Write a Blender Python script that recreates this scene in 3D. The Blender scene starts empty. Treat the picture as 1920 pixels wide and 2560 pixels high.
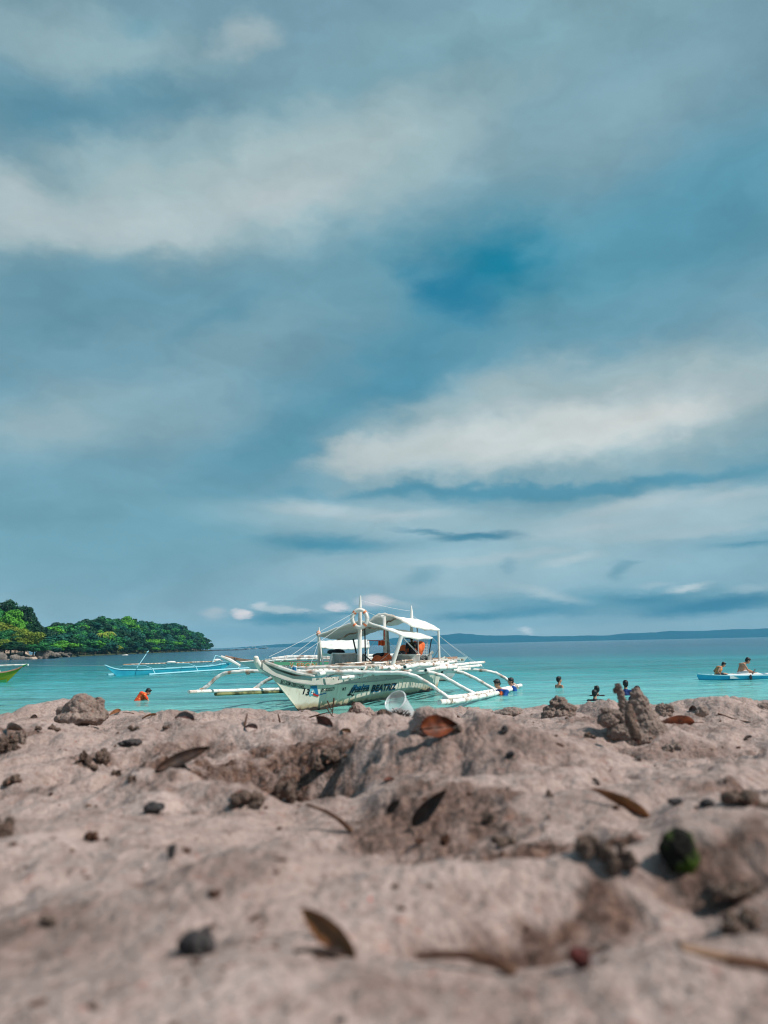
import bpy, bmesh, math, random
import numpy as np
from mathutils import Vector, Matrix, Euler
R = math.radians
scene = bpy.context.scene
col = scene.collection
random.seed(7)

# ------------------------------------------------------------------ camera
FPX, PITCH, ROLL, CH = 2000.0, R(9.42), math.atan(0.021), 1.4
Rt0 = Vector((1, 0, 0)); Up0 = Vector((0, -math.sin(PITCH), math.cos(PITCH)))
Fw = Vector((0, math.cos(PITCH), math.sin(PITCH)))
Rt = Rt0 * math.cos(ROLL) - Up0 * math.sin(ROLL)
Up = Rt0 * math.sin(ROLL) + Up0 * math.cos(ROLL)
CAM = Vector((0, 0, CH))
cam = bpy.data.objects.new('camera', bpy.data.cameras.new('camera'))
col.objects.link(cam); scene.camera = cam
M = Matrix((Rt, Up, -Fw)).transposed().to_4x4(); M.translation = CAM
cam.matrix_world = M
cam.data.sensor_fit = 'VERTICAL'; cam.data.sensor_height = 36.0
cam.data.lens = FPX / 2560 * 36.0
cam.data.clip_start = 0.02; cam.data.clip_end = 20000
cam.data.dof.use_dof = True; cam.data.dof.focus_distance = 14.0; cam.data.dof.aperture_fstop = 5.6

def ray(px, py): return Fw + Rt * ((px - 960) / FPX) - Up * ((py - 1280) / FPX)
def W(px, py, D):
    d = ray(px, py); return CAM + d * (D / d.y)
def proj(p):
    q = Vector(p) - CAM; f = q.dot(Fw)
    return 960 + FPX * q.dot(Rt) / f, 1280 - FPX * q.dot(Up) / f
def Wz(px, py, z=0.0):
    d = ray(px, py); return CAM + d * ((z - CH) / d.z)

# ------------------------------------------------------------------ sun + sky
SUNV = Vector((0.62, -0.24, 0.74)).normalized()
sl = bpy.data.lights.new('sun', 'SUN'); sl.energy = 4.5; sl.angle = R(0.6); sl.color = (1.0, 0.93, 0.84)
so = bpy.data.objects.new('sun', sl); col.objects.link(so); so.location = (20, 10, 40)
so.rotation_euler = SUNV.to_track_quat('Z', 'Y').to_euler()
scene.view_settings.view_transform = 'Standard'; scene.view_settings.look = 'None'
try: scene.cycles.filter_width = 1.1
except Exception: pass
scene.view_settings.exposure = 0.10; scene.view_settings.gamma = 1.0

def lin(r, g, b):
    f = lambda c: ((c / 255 + 0.055) / 1.055) ** 2.4 if c > 10 else c / 255 / 12.92
    return (f(r), f(g), f(b), 1.0)

world = bpy.data.worlds.new('World'); scene.world = world; world.use_nodes = True
nt = world.node_tree; nt.nodes.clear()
def N(t, typ, **kw):
    n = t.nodes.new(typ)
    for k, v in kw.items(): setattr(n, k, v)
    return n
L = nt.links.new
def mathn(t, op, a, b=None, clamp=False):
    n = N(t, 'ShaderNodeMath', operation=op, use_clamp=clamp)
    for i, x in enumerate((a, b)):
        if x is None: continue
        if isinstance(x, (int, float)): n.inputs[i].default_value = x
        else: t.links.new(x, n.inputs[i])
    return n.outputs[0]
def mixc(t, fac, a, b, mode='MIX'):
    n = N(t, 'ShaderNodeMix', data_type='RGBA', blend_type=mode)
    for i, x in ((0, fac), (6, a), (7, b)):
        if isinstance(x, (int, float)): n.inputs[i].default_value = x
        elif isinstance(x, (tuple, list)): n.inputs[i].default_value = x
        else: t.links.new(x, n.inputs[i])
    return n.outputs[2]
SKYF = 1.0
tc = N(nt, 'ShaderNodeTexCoord'); sep = N(nt, 'ShaderNodeSeparateXYZ'); L(tc.outputs['Generated'], sep.inputs[0])
az = mathn(nt, 'ARCTAN2', sep.outputs[0], sep.outputs[1]); el = mathn(nt, 'ARCSINE', sep.outputs[2])
comb = N(nt, 'ShaderNodeCombineXYZ'); L(az, comb.inputs[0]); L(el, comb.inputs[1])
def wnoise(vec, sc, detail, loc, sx=1.0, sy=1.0, rot=0.0, rough=0.55):
    m = N(nt, 'ShaderNodeMapping'); L(vec, m.inputs[0]); m.inputs['Scale'].default_value = (sx, sy, 1)
    m.inputs['Location'].default_value = loc; m.inputs['Rotation'].default_value = (0, 0, rot)
    n = N(nt, 'ShaderNodeTexNoise'); n.inputs['Scale'].default_value = sc; n.inputs['Detail'].default_value = detail
    n.inputs['Roughness'].default_value = rough; L(m.outputs[0], n.inputs['Vector']); return n
def vadd(a, b):
    n = N(nt, 'ShaderNodeVectorMath', operation='ADD'); L(a, n.inputs[0]); L(b, n.inputs[1]); return n.outputs[0]
def vscale(a, s, off=(-.5, -.5, -.5)):
    n = N(nt, 'ShaderNodeVectorMath', operation='ADD'); L(a, n.inputs[0]); n.inputs[1].default_value = off
    m = N(nt, 'ShaderNodeVectorMath', operation='MULTIPLY'); L(n.outputs[0], m.inputs[0]); m.inputs[1].default_value = s; return m.outputs[0]
w1 = wnoise(comb.outputs[0], 5.0, 3.0, (3.1, 1.7, 0), 1.0, 2.2, 0.15)
w2 = wnoise(comb.outputs[0], 16.0, 8.0, (0.3, 5.7, 0), 0.9, 1.6, 0.2, .62)
w3 = wnoise(comb.outputs[0], 40.0, 7.0, (4.3, 1.7, 0), 0.6, 1.8, 0.05, .62)
V = vadd(comb.outputs[0], vscale(w1.outputs['Color'], (0.16, 0.06, 0)))
V = vadd(V, vscale(w2.outputs['Color'], (0.085, 0.048, 0)))
Vs = vadd(comb.outputs[0], vscale(w3.outputs['Color'], (0.034, 0.017, 0)))   # small low clouds: light warp only
ramp = N(nt, 'ShaderNodeValToRGB'); mr = N(nt, 'ShaderNodeMapRange'); L(el, mr.inputs[0]); mr.inputs[1].default_value = 0; mr.inputs[2].default_value = R(60)
L(mr.outputs[0], ramp.inputs[0])
er = ramp.color_ramp; er.elements[0].position = 0; er.elements[0].color = lin(160, 186, 197)
er.elements[1].position = 1; er.elements[1].color = lin(122, 152, 168)
for p, c in ((0.05, (140, 172, 186)), (0.14, (114, 156, 172)), (0.3, (110, 150, 167)), (0.5, (116, 152, 167))):
    e = er.elements.new(p); e.color = lin(*c)
C = ramp.outputs[0]
def chain(v, c):
    # ties each cloud layer to the one before it, so that the node stack stays small
    n = N(nt, 'ShaderNodeVectorMath', operation='MULTIPLY_ADD'); L(c, n.inputs[0]); n.inputs[1].default_value = (1e-7, 1e-7, 0); L(v, n.inputs[2]); return n.outputs[0]
def blob(C, px, py, rx, ry, rot, colr, s, soft=0.0, vec=None):
    d = ray(px, py).normalized(); a = math.atan2(d.x, d.y); e = math.asin(d.z)
    k = d.dot(Fw)
    m = N(nt, 'ShaderNodeMapping', vector_type='TEXTURE'); L(vec or V, m.inputs[0])
    m.inputs['Location'].default_value = (a, e, 0)
    m.inputs['Rotation'].default_value = (0, 0, R(rot))
    m.inputs['Scale'].default_value = (rx / FPX * k / max(math.cos(e), .7), ry / FPX * k * k, 1)
    ln = N(nt, 'ShaderNodeVectorMath', operation='LENGTH'); L(m.outputs[0], ln.inputs[0])
    r = N(nt, 'ShaderNodeMapRange', interpolation_type='SMOOTHSTEP'); L(ln.outputs['Value'], r.inputs[0])
    r.inputs[1].default_value = soft; r.inputs[2].default_value = 1.25; r.inputs[3].default_value = s; r.inputs[4].default_value = 0
    return mixc(nt, r.outputs[0], C, lin(*colr))
LIGHT, MID, DARK, BLUE, PINK = (186, 196, 198), (150, 174, 180), (84, 132, 152), (20, 122, 150), (200, 199, 197)
for b in ((240, 120, 420, 140, 0, MID, .7, .2), (620, 95, 90, 60, 10, (172, 186, 190), .7), (1300, 110, 760, 190, 8, (130, 163, 173), .7, .3),
          (1500, 320, 480, 130, 15, (138, 168, 178), .6), (330, 60, 120, 60, 0, (104, 148, 164), .6),
          (150, 330, 300, 150, -12, DARK, .85, .2), (400, 240, 300, 90, 10, DARK, .7), (100, 430, 160, 70, 20, (72, 126, 148), .7),
          (1000, 215, 420, 80, 8, (112, 150, 164), .6), (1700, 560, 460, 230, 12, (86, 145, 167), .9, .3),
          (1230, 700, 500, 240, -5, (88, 147, 167), .85, .1), (1000, 900, 300, 120, 35, (72, 136, 160), .8),
          (520, 500, 900, 200, 12, (152, 174, 180), .9, .4), (660, 440, 600, 150, 12, (168, 184, 187), .85, .2), (250, 560, 420, 95, 5, LIGHT, .7), (690, 505, 240, 75, 8, (188, 196, 198), .7),
          (20, 480, 130, 100, -30, LIGHT, .6), (1080, 385, 300, 70, 22, (150, 174, 180), .7), (470, 360, 330, 60, 15, (138, 166, 174), .6),
          (250, 720, 560, 110, 4, (98, 143, 161), .8, .2), (780, 740, 420, 130, 15, (112, 154, 170), .6), (150, 820, 300, 60, 10, (96, 140, 158), .7), (560, 800, 160, 50, 30, (88, 138, 158), .6),
          (1240, 670, 240, 110, -8, BLUE, 1.0, .1), (1130, 740, 150, 90, -30, (16, 116, 150), .8),
          (220, 1040, 420, 120, 8, (140, 167, 177), .85, .2), (560, 920, 360, 90, 28, (126, 160, 173), .8, .1), (100, 1060, 200, 50, 5, (152, 172, 180), .6),
          (1050, 950, 300, 70, 20, (74, 136, 160), .7), (700, 1090, 280, 110, 35, (84, 140, 162), .8),
          (1650, 760, 420, 90, 8, (108, 154, 172), .7),
          (1500, 1035, 640, 160, 3, (154, 175, 181), .95, .55), (1180, 1080, 400, 115, 14, (164, 181, 186), .9, .3), (1380, 1075, 540, 85, 5, (204, 209, 208), 1.0, .3), (1600, 1045, 280, 60, 6, PINK, .8), (960, 1130, 220, 48, 6, (186, 193, 193), .9, .2), (1750, 960, 330, 60, 4, (170, 185, 189), .6),
          (1300, 1222, 760, 26, 0, (80, 140, 163), .9, .3),
          (260, 1330, 520, 190, 0, (110, 156, 172), .7, .3)):
    C = blob(C, *b); V = chain(V, C)
Vs = chain(Vs, C)
for b in ((980, 1300, 480, 58, -3, (156, 182, 192), .9, .3), (800, 1275, 170, 22, -5, (178, 192, 197), .85), (1000, 1290, 150, 16, 2, (180, 193, 198), .7), (1640, 1300, 460, 72, 4, (164, 186, 194), .95, .4), (1600, 1258, 230, 26, 8, (180, 193, 198), .85), (1820, 1240, 150, 16, 6, (176, 190, 196), .7), (1480, 1320, 200, 20, 4, (174, 189, 196), .7), (1750, 1330, 250, 16, 2, (170, 187, 195), .7),
          (820, 1362, 190, 26, -4, (76, 142, 166), .95, .2), (1190, 1342, 120, 15, 0, (70, 126, 150), 1.0, .3), (1080, 1330, 120, 8, -6, (84, 136, 158), .8), (1860, 1362, 110, 13, 2, (84, 138, 160), .9),
          (1200, 1420, 560, 66, 0, (156, 182, 192), .9, .4), (1150, 1405, 170, 16, 0, (170, 188, 195), .7), (1430, 1400, 90, 16, 8, (184, 196, 200), .7), (1320, 1385, 160, 14, 4, (172, 188, 195), .7), (1700, 1420, 300, 50, 0, (140, 172, 184), .7), (1050, 1445, 70, 34, 20, (112, 154, 170), .7), (1270, 1418, 26, 26, 0, (118, 156, 172), .6),
          (1545, 1425, 36, 28, 40, (104, 148, 166), .8), (1575, 1405, 36, 9, 10, (108, 150, 168), .7), (1560, 1505, 520, 40, 0, (100, 150, 170), .9, .2), (1340, 1530, 160, 20, 0, (70, 130, 156), .8), (1780, 1515, 220, 30, 4, (48, 116, 146), 1.0, .2), (1620, 1500, 120, 22, 0, (64, 124, 150), .9), (1180, 1540, 130, 16, 0, (62, 126, 152), .9),
          (1180, 1470, 220, 26, 0, (158, 182, 192), .8, .2), (1370, 1485, 110, 20, -15, (176, 192, 199), .85), (1000, 1560, 260, 14, 0, (150, 178, 190), .7), (1560, 1552, 300, 9, 0, (150, 176, 188), .6), (1880, 1470, 70, 14, 0, (168, 188, 196), .7), (1720, 1470, 60, 12, 8, (196, 205, 208), .9), (1640, 1462, 60, 10, 0, (160, 182, 192), .8),
          (720, 1548, 150, 22, -2, (66, 132, 158), .9, .2), (900, 1535, 120, 10, 0, (66, 130, 156), .9), (1500, 1572, 700, 17, 1, (168, 190, 200), .75, .2), (700, 1580, 260, 22, 0, (140, 173, 187), .9, .2), (1320, 1577, 24, 10, 0, (220, 222, 226), 1.0),
          (535, 1533, 38, 17, 0, (180, 190, 198), 1.0, .2), (604, 1536, 27, 13, -4, (240, 226, 226), 1.0, .3), (700, 1524, 66, 13, -6, (186, 198, 204), 1.0, .3), (652, 1514, 20, 14, 0, (200, 206, 210), 1.0), (760, 1529, 24, 7, 0, (196, 204, 210), .9),
          (846, 1515, 38, 13, -4, (226, 218, 222), 1.0, .3), (940, 1501, 56, 18, -4, (218, 212, 216), 1.0, .2), (1000, 1512, 60, 12, -8, (168, 186, 194), .9)):
    C = blob(C, *b, vec=Vs); Vs = chain(Vs, C)
det = wnoise(V, 7.0, 7.0, (7, 2, 0), 1.0, 1.9, 0.25, 0.55)
dm = N(nt, 'ShaderNodeMapRange'); L(det.outputs['Fac'], dm.inputs[0]); dm.inputs[1].default_value = .32; dm.inputs[2].default_value = .68
dm.inputs[3].default_value = 0.90; dm.inputs[4].default_value = 1.12
cv = N(nt, 'ShaderNodeVectorMath', operation='SCALE'); L(C, cv.inputs[0]); L(dm.outputs[0], cv.inputs['Scale'])
cv2 = N(nt, 'ShaderNodeVectorMath', operation='SCALE'); L(cv.outputs[0], cv2.inputs[0]); cv2.inputs['Scale'].default_value = 10.0 * SKYF
tint = N(nt, 'ShaderNodeVectorMath', operation='MULTIPLY'); L(cv2.outputs[0], tint.inputs[0]); tint.inputs[1].default_value = (.97, 1.01, 1.01)
st = N(nt, 'ShaderNodeTexSky'); st.sky_type = 'NISHITA'; st.sun_disc = False
st.sun_elevation = math.asin(SUNV.z); st.sun_rotation = math.atan2(SUNV.x, SUNV.y)
st.air_density = 1.0; st.dust_density = 1.0; st.ozone_density = 2.0
cmix = mixc(nt, 0.97, st.outputs[0], tint.outputs[0])
bg = N(nt, 'ShaderNodeBackground'); bg.inputs[1].default_value = 0.1; L(cmix, bg.inputs[0])
wo = N(nt, 'ShaderNodeOutputWorld'); L(bg.outputs[0], wo.inputs[0])

# ------------------------------------------------------------------ material helpers
def material(name, base, rough=0.7, spec=0.3, noise=None, bump=None, metal=0.0, trans=0.0, alpha=1.0):
    """base linear rgb; noise=(colour2, scale, contrast_lo, contrast_hi); bump=(scale, strength, distance)"""
    m = bpy.data.materials.new(name); m.use_nodes = True; t = m.node_tree
    b = t.nodes['Principled BSDF']; b.inputs['Roughness'].default_value = rough
    b.inputs['Specular IOR Level'].default_value = spec; b.inputs['Metallic'].default_value = metal
    if trans: b.inputs['Transmission Weight'].default_value = trans
    if alpha < 1: b.inputs['Alpha'].default_value = alpha
    base = tuple(base[:3]) + (1,)
    b.inputs['Base Color'].default_value = base
    tcn = N(t, 'ShaderNodeTexCoord')
    if noise:
        c2, sc, lo, hi = noise
        n = N(t, 'ShaderNodeTexNoise'); n.inputs['Scale'].default_value = sc; n.inputs['Detail'].default_value = 5
        t.links.new(tcn.outputs['Object'], n.inputs['Vector'])
        r = N(t, 'ShaderNodeMapRange'); t.links.new(n.outputs['Fac'], r.inputs[0]); r.inputs[1].default_value = lo; r.inputs[2].default_value = hi
        t.links.new(mixc(t, r.outputs[0], base, tuple(c2[:3]) + (1,)), b.inputs['Base Color'])
    if bump:
        n = N(t, 'ShaderNodeTexNoise'); n.inputs['Scale'].default_value = bump[0]; n.inputs['Detail'].default_value = 5
        t.links.new(tcn.outputs['Object'], n.inputs['Vector'])
        bn = N(t, 'ShaderNodeBump'); bn.inputs['Strength'].default_value = bump[1]; bn.inputs['Distance'].default_value = bump[2]
        t.links.new(n.outputs['Fac'], bn.inputs['Height']); t.links.new(bn.outputs[0], b.inputs['Normal'])
    return m
MT = {}
MT['white'] = material('white_paint', (.80, .78, .74), .5, .4, ((.55, .40, .30), 3.0, .52, .80), (30, .3, .01))
MT['bamboo'] = material('painted_bamboo', (.82, .79, .76), .5, .4, ((.36, .20, .14), 4.5, .52, .70), (20, .4, .01))
MT['bare'] = material('bare_bamboo', (.34, .22, .15), .7, .2, ((.70, .62, .54), 5.0, .45, .6), (20, .4, .01))
MT['mossy'] = material('mossy_bamboo', (.26, .27, .12), .7, .2, ((.05, .06, .03), 3.0, .4, .62), (20, .4, .01))
MT['canvas'] = material('canvas', (.86, .85, .82), .8, .1, ((.70, .69, .66), 1.5, .4, .7), (6, .4, .02))
MT['bench'] = material('bench_white', (.60, .59, .57), .6, .3, ((.42, .38, .34), 5, .5, .75))
MT['dark'] = material('dark_metal', (.03, .03, .035), .5, .4)
MT['grey'] = material('grey_paint', (.38, .38, .37), .6, .3, ((.25, .24, .23), 5, .45, .7))
MT['orange'] = material('orange_plastic', (.85, .14, .03), .5, .4, ((.55, .08, .02), 8, .4, .7))
MT['red'] = material('red_cloth', (.75, .06, .04), .8, .1)
MT['ring_orange'] = material('ring_orange', (.85, .24, .10), .5, .4)
MT['rope'] = material('rope', (.62, .64, .64), .7, .2)
MT['rope_dark'] = material('rope_dark', (.04, .05, .06), .7, .2)
MT['black_paint'] = material('black_paint', (.008, .008, .012), .5, .3)
MT['blue_paint'] = material('blue_paint', (.01, .16, .34), .5, .3)
MT['red_paint'] = material('red_paint', (.42, .02, .02), .5, .3)
MT['emblem'] = material('emblem_blue', (.14, .40, .52), .5, .3)
MT['gold'] = material('gold_letter', (.62, .22, .04), .5, .3)
MT['greenpanel'] = material('green_panel', (.14, .42, .24), .5, .3)
MT['salmon'] = material('salmon_paint', (.75, .36, .25), .6, .3, ((.40, .14, .08), 3, .45, .7))
MT['bluehull'] = material('blue_hull', (.03, .38, .52), .4, .4, ((.02, .28, .42), 2, .4, .7))
MT['bluelight'] = material('light_blue_paint', (.30, .62, .72), .5, .4)
MT['kayak'] = material('kayak_blue', (.05, .52, .74), .35, .5, ((.02, .38, .66), 4, .4, .7))
MT['kayakwhite'] = material('kayak_white', (.78, .80, .80), .4, .5)
MT['yellowhull'] = material('yellow_hull', (.40, .42, .02), .5, .4, ((.28, .34, .02), 3, .4, .7))
MT['green_paint'] = material('green_paint', (.05, .28, .08), .5, .3)
MT['skin'] = material('skin', (.50, .27, .18), .55, .3, ((.33, .15, .09), 20, .4, .7))
MT['skin_dark'] = material('skin_dark', (.16, .075, .045), .55, .3)
MT['hair'] = material('hair', (.008, .007, .008), .45, .4, None, (120, .6, .01))
MT['eye'] = material('eye', (.01, .008, .008), .3, .5)
MT['navy'] = material('navy_cloth', (.01, .035, .14), .7, .2)
MT['blackcloth'] = material('black_cloth', (.012, .012, .018), .6, .3)
MT['bluecloth'] = material('blue_cloth', (.01, .08, .32), .7, .2)
MT['orangecloth'] = material('orange_cloth', (.80, .16, .05), .7, .2)
MT['whitecloth'] = material('white_cloth', (.78, .78, .78), .8, .1)
MT['tan'] = material('tan_vest', (.62, .26, .10), .7, .2)
MT['yellowvest'] = material('yellow_vest', (.34, .36, .03), .7, .2)
MT['print'] = material('printed_shirt', (.72, .07, .02), .7, .2, ((.9, .45, .12), 22, .56, .60))
MT['trunk'] = material('trunk', (.22, .17, .12), .9, .1, ((.10, .07, .05), 1.0, .4, .6))
MT['rock'] = material('rock', (.22, .19, .17), .9, .2, ((.10, .09, .08), .5, .4, .65), (1.2, .8, .3))
MT['cupring'] = None

def sandy(name, a, b, c):
    m = bpy.data.materials.new(name); m.use_nodes = True; t = m.node_tree
    bs = t.nodes['Principled BSDF']; bs.inputs['Roughness'].default_value = .95; bs.inputs['Specular IOR Level'].default_value = .12
    g = N(t, 'ShaderNodeNewGeometry')
    def nz(sc, det=4, rough=.55):
        n = N(t, 'ShaderNodeTexNoise'); n.inputs['Scale'].default_value = sc; n.inputs['Detail'].default_value = det
        n.inputs['Roughness'].default_value = rough; t.links.new(g.outputs['Position'], n.inputs['Vector']); return n
    def mr(x, lo, hi, o0=0, o1=1):
        r = N(t, 'ShaderNodeMapRange'); t.links.new(x, r.inputs[0]); r.inputs[1].default_value = lo; r.inputs[2].default_value = hi
        r.inputs[3].default_value = o0; r.inputs[4].default_value = o1; return r.outputs[0]
    c0 = mixc(t, mr(nz(5).outputs['Fac'], .35, .68), a, b)
    c0 = mixc(t, mr(nz(60, 6, .75).outputs['Fac'], .48, .70, 0, .75), c0, c)
    # coloured grains: red-brown, grey and dark flecks
    c0 = mixc(t, mr(nz(95, 3).outputs['Fac'], .60, .72, 0, .6), c0, (.30, .12, .09, 1))
    c0 = mixc(t, mr(nz(300, 3).outputs['Fac'], .58, .70, 0, .6), c0, (.11, .08, .068, 1))
    c0 = mixc(t, mr(nz(900, 2).outputs['Fac'], .58, .66, 0, .5), c0, (.62, .56, .52, 1))
    if name == 'sand':
        at = N(t, 'ShaderNodeAttribute'); at.attribute_name = 'damp_shade'; dm_ = mixc(t, mr(nz(70, 6, .7).outputs['Fac'], .40, .62), (.028, .012, .008, 1), (.20, .115, .088, 1))
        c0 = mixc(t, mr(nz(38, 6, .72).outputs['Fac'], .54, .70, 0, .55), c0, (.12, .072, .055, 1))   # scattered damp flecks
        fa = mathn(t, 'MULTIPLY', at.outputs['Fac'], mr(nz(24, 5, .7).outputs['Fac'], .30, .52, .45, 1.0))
        c0 = mixc(t, fa, c0, dm_)  # damp tone and painted hollow shade share this dark brown
    t.links.new(c0, bs.inputs['Base Color'])
    bn = N(t, 'ShaderNodeBump'); bn.inputs['Strength'].default_value = .55; bn.inputs['Distance'].default_value = .004
    t.links.new(nz(260, 6, .7).outputs['Fac'], bn.inputs['Height'])
    b2 = N(t, 'ShaderNodeBump'); b2.inputs['Strength'].default_value = .65; b2.inputs['Distance'].default_value = .028
    t.links.new(nz(45, 5, .65).outputs['Fac'], b2.inputs['Height']); t.links.new(bn.outputs[0], b2.inputs['Normal'])
    t.links.new(b2.outputs[0], bs.inputs['Normal'])
    return m
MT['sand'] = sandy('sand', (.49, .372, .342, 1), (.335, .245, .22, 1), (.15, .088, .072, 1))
MT['wetsand'] = sandy('wet_sand', (.16, .108, .086, 1), (.085, .052, .040, 1), (.035, .020, .016, 1))
MT['lump'] = sandy('sand_lump', (.33, .25, .22, 1), (.19, .138, .118, 1), (.08, .052, .043, 1))

# ------------------------------------------------------------------ noise
def perlin(x, y, seed=0):
    rng = np.random.RandomState(seed); perm = rng.permutation(1024); ang = rng.rand(1024) * 2 * np.pi
    xi = np.floor(x).astype(np.int64); yi = np.floor(y).astype(np.int64); xf = x - xi; yf = y - yi
    def g(ix, iy, dx, dy):
        h = perm[(perm[ix & 1023] + iy) & 1023]; a = ang[h]; return np.cos(a) * dx + np.sin(a) * dy
    u = xf * xf * xf * (xf * (xf * 6 - 15) + 10); v = yf * yf * yf * (yf * (yf * 6 - 15) + 10)
    n00 = g(xi, yi, xf, yf); n10 = g(xi + 1, yi, xf - 1, yf); n01 = g(xi, yi + 1, xf, yf - 1); n11 = g(xi + 1, yi + 1, xf - 1, yf - 1)
    return (n00 * (1 - u) + n10 * u) * (1 - v) + (n01 * (1 - u) + n11 * u) * v

# ------------------------------------------------------------------ ground height
def base_z(y):
    y = np.asarray(y, float)
    near = 1.265 - 0.042 * np.clip(y, 0, 3.3)
    s = np.clip(y - 3.3, 0, None)
    drop = np.where(s < 9, 0.118 * s + .012 * np.sin(s * 1.3), 0.118 * 9 + (s - 9) * .055)
    drop = np.where(s > 40, 0.118 * 9 + 31 * .055 + (s - 40) * .02, drop)
    return np.maximum(near - drop, -9.0)
def basehit(px, py):
    d = ray(px, py); lo, hi = 0.05, 6.0
    for i in range(400):
        y = .1 + i * .01; p = CAM + d * (y / d.y)
        if p.z <= float(base_z(y)): return p
    return CAM + d * (3.3 / d.y)
# mounds and hollows: px, py, radius across (m), radius in depth (m), height (m), turn
BUMPS = []
def bump(px, py, sx, sy, h, rot=0.0, p=1.0):
    q = basehit(px, py); BUMPS.append((q.x, q.y, sx, sy, h, R(rot), p))
for b in ((250, 1800, .50, .35, .030), (90, 1790, .22, .25, .040), (1150, 1905, .24, .20, .052), (1000, 1860, .20, .22, .030), (1500, 1850, .35, .3, .022),
          (1600, 1850, .16, .16, .010), (640, 1865, .26, .14, .045), (700, 1930, .11, .13, -.085), (760, 1870, .16, .05, .018), (600, 1990, .06, .05, .018), (820, 1960, .05, .10, -.02),
          (470, 1960, .10, .16, .028), (250, 1960, .20, .25, .014), (1070, 2060, .12, .10, -.036), (1150, 2130, .16, .08, -.012), (1530, 2130, .06, .06, -.028), (1420, 2080, .06, .04, .010), (1390, 2170, .05, .03, -.006),
          (1830, 2170, .10, .075, .036), (1500, 2215, .11, .030, .016, 8), (1250, 2235, .10, .022, .007, 5), (1380, 2315, .075, .022, -.012, 20), (1900, 2050, .10, .12, .012), (1240, 2345, .06, .018, -.009), (1120, 2350, .08, .018, -.005),
          (300, 2200, .14, .12, .010), (850, 2200, .12, .09, .012), (60, 2080, .08, .1, .01), (1790, 2330, .05, .03, -.010), (1900, 2420, .06, .03, .008), (1650, 2430, .05, .03, .007), (600, 2480, .1, .04, .004),
          (1750, 1880, .3, .2, -.018), (880, 1820, .3, .2, .012), (1700, 1790, .25, .2, .02), (1880, 1790, .25, .2, .03), (1350, 1960, .12, .12, .012)):
    bump(*b)
# dark crumbly sand: dug-up damp, plus painted shade of hollows and mound faces: px, py, radius across, radius in depth, amount
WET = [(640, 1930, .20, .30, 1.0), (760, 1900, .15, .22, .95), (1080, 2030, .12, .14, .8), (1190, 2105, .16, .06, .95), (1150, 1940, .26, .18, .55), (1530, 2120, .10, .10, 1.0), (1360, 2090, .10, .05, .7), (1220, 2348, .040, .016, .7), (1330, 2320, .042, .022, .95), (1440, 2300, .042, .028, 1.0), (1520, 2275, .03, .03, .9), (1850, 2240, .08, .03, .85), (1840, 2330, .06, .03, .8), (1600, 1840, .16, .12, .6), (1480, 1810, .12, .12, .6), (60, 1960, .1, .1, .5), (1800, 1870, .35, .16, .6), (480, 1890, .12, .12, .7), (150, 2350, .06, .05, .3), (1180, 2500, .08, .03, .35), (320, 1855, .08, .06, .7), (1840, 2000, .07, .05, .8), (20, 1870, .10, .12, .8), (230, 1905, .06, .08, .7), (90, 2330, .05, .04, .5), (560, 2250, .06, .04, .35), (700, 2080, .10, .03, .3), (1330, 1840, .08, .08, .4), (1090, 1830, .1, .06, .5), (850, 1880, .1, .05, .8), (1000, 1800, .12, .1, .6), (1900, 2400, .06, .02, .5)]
WET_SHADE_P = [(basehit(a, b), c, d, e) for a, b, c, d, e in WET]
def damp_shade(x, y):
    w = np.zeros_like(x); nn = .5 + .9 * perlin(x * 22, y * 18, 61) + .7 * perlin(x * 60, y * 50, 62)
    for (q, sx, sy, a_) in WET_SHADE_P:
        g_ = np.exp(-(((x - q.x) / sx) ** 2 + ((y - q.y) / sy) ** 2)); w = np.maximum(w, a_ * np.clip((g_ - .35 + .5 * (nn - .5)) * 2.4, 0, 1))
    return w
def relief(x, y):
    z = np.zeros_like(x)
    for (bx, by, sx, sy, h, rot, p) in BUMPS:
        dx, dy = x - bx, y - by; c, s = math.cos(rot), math.sin(rot)
        u = (dx * c + dy * s) / sx; v = (-dx * s + dy * c) / sy
        z += h * np.exp(-(u * u + v * v) ** 1.2)
    return z
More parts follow.
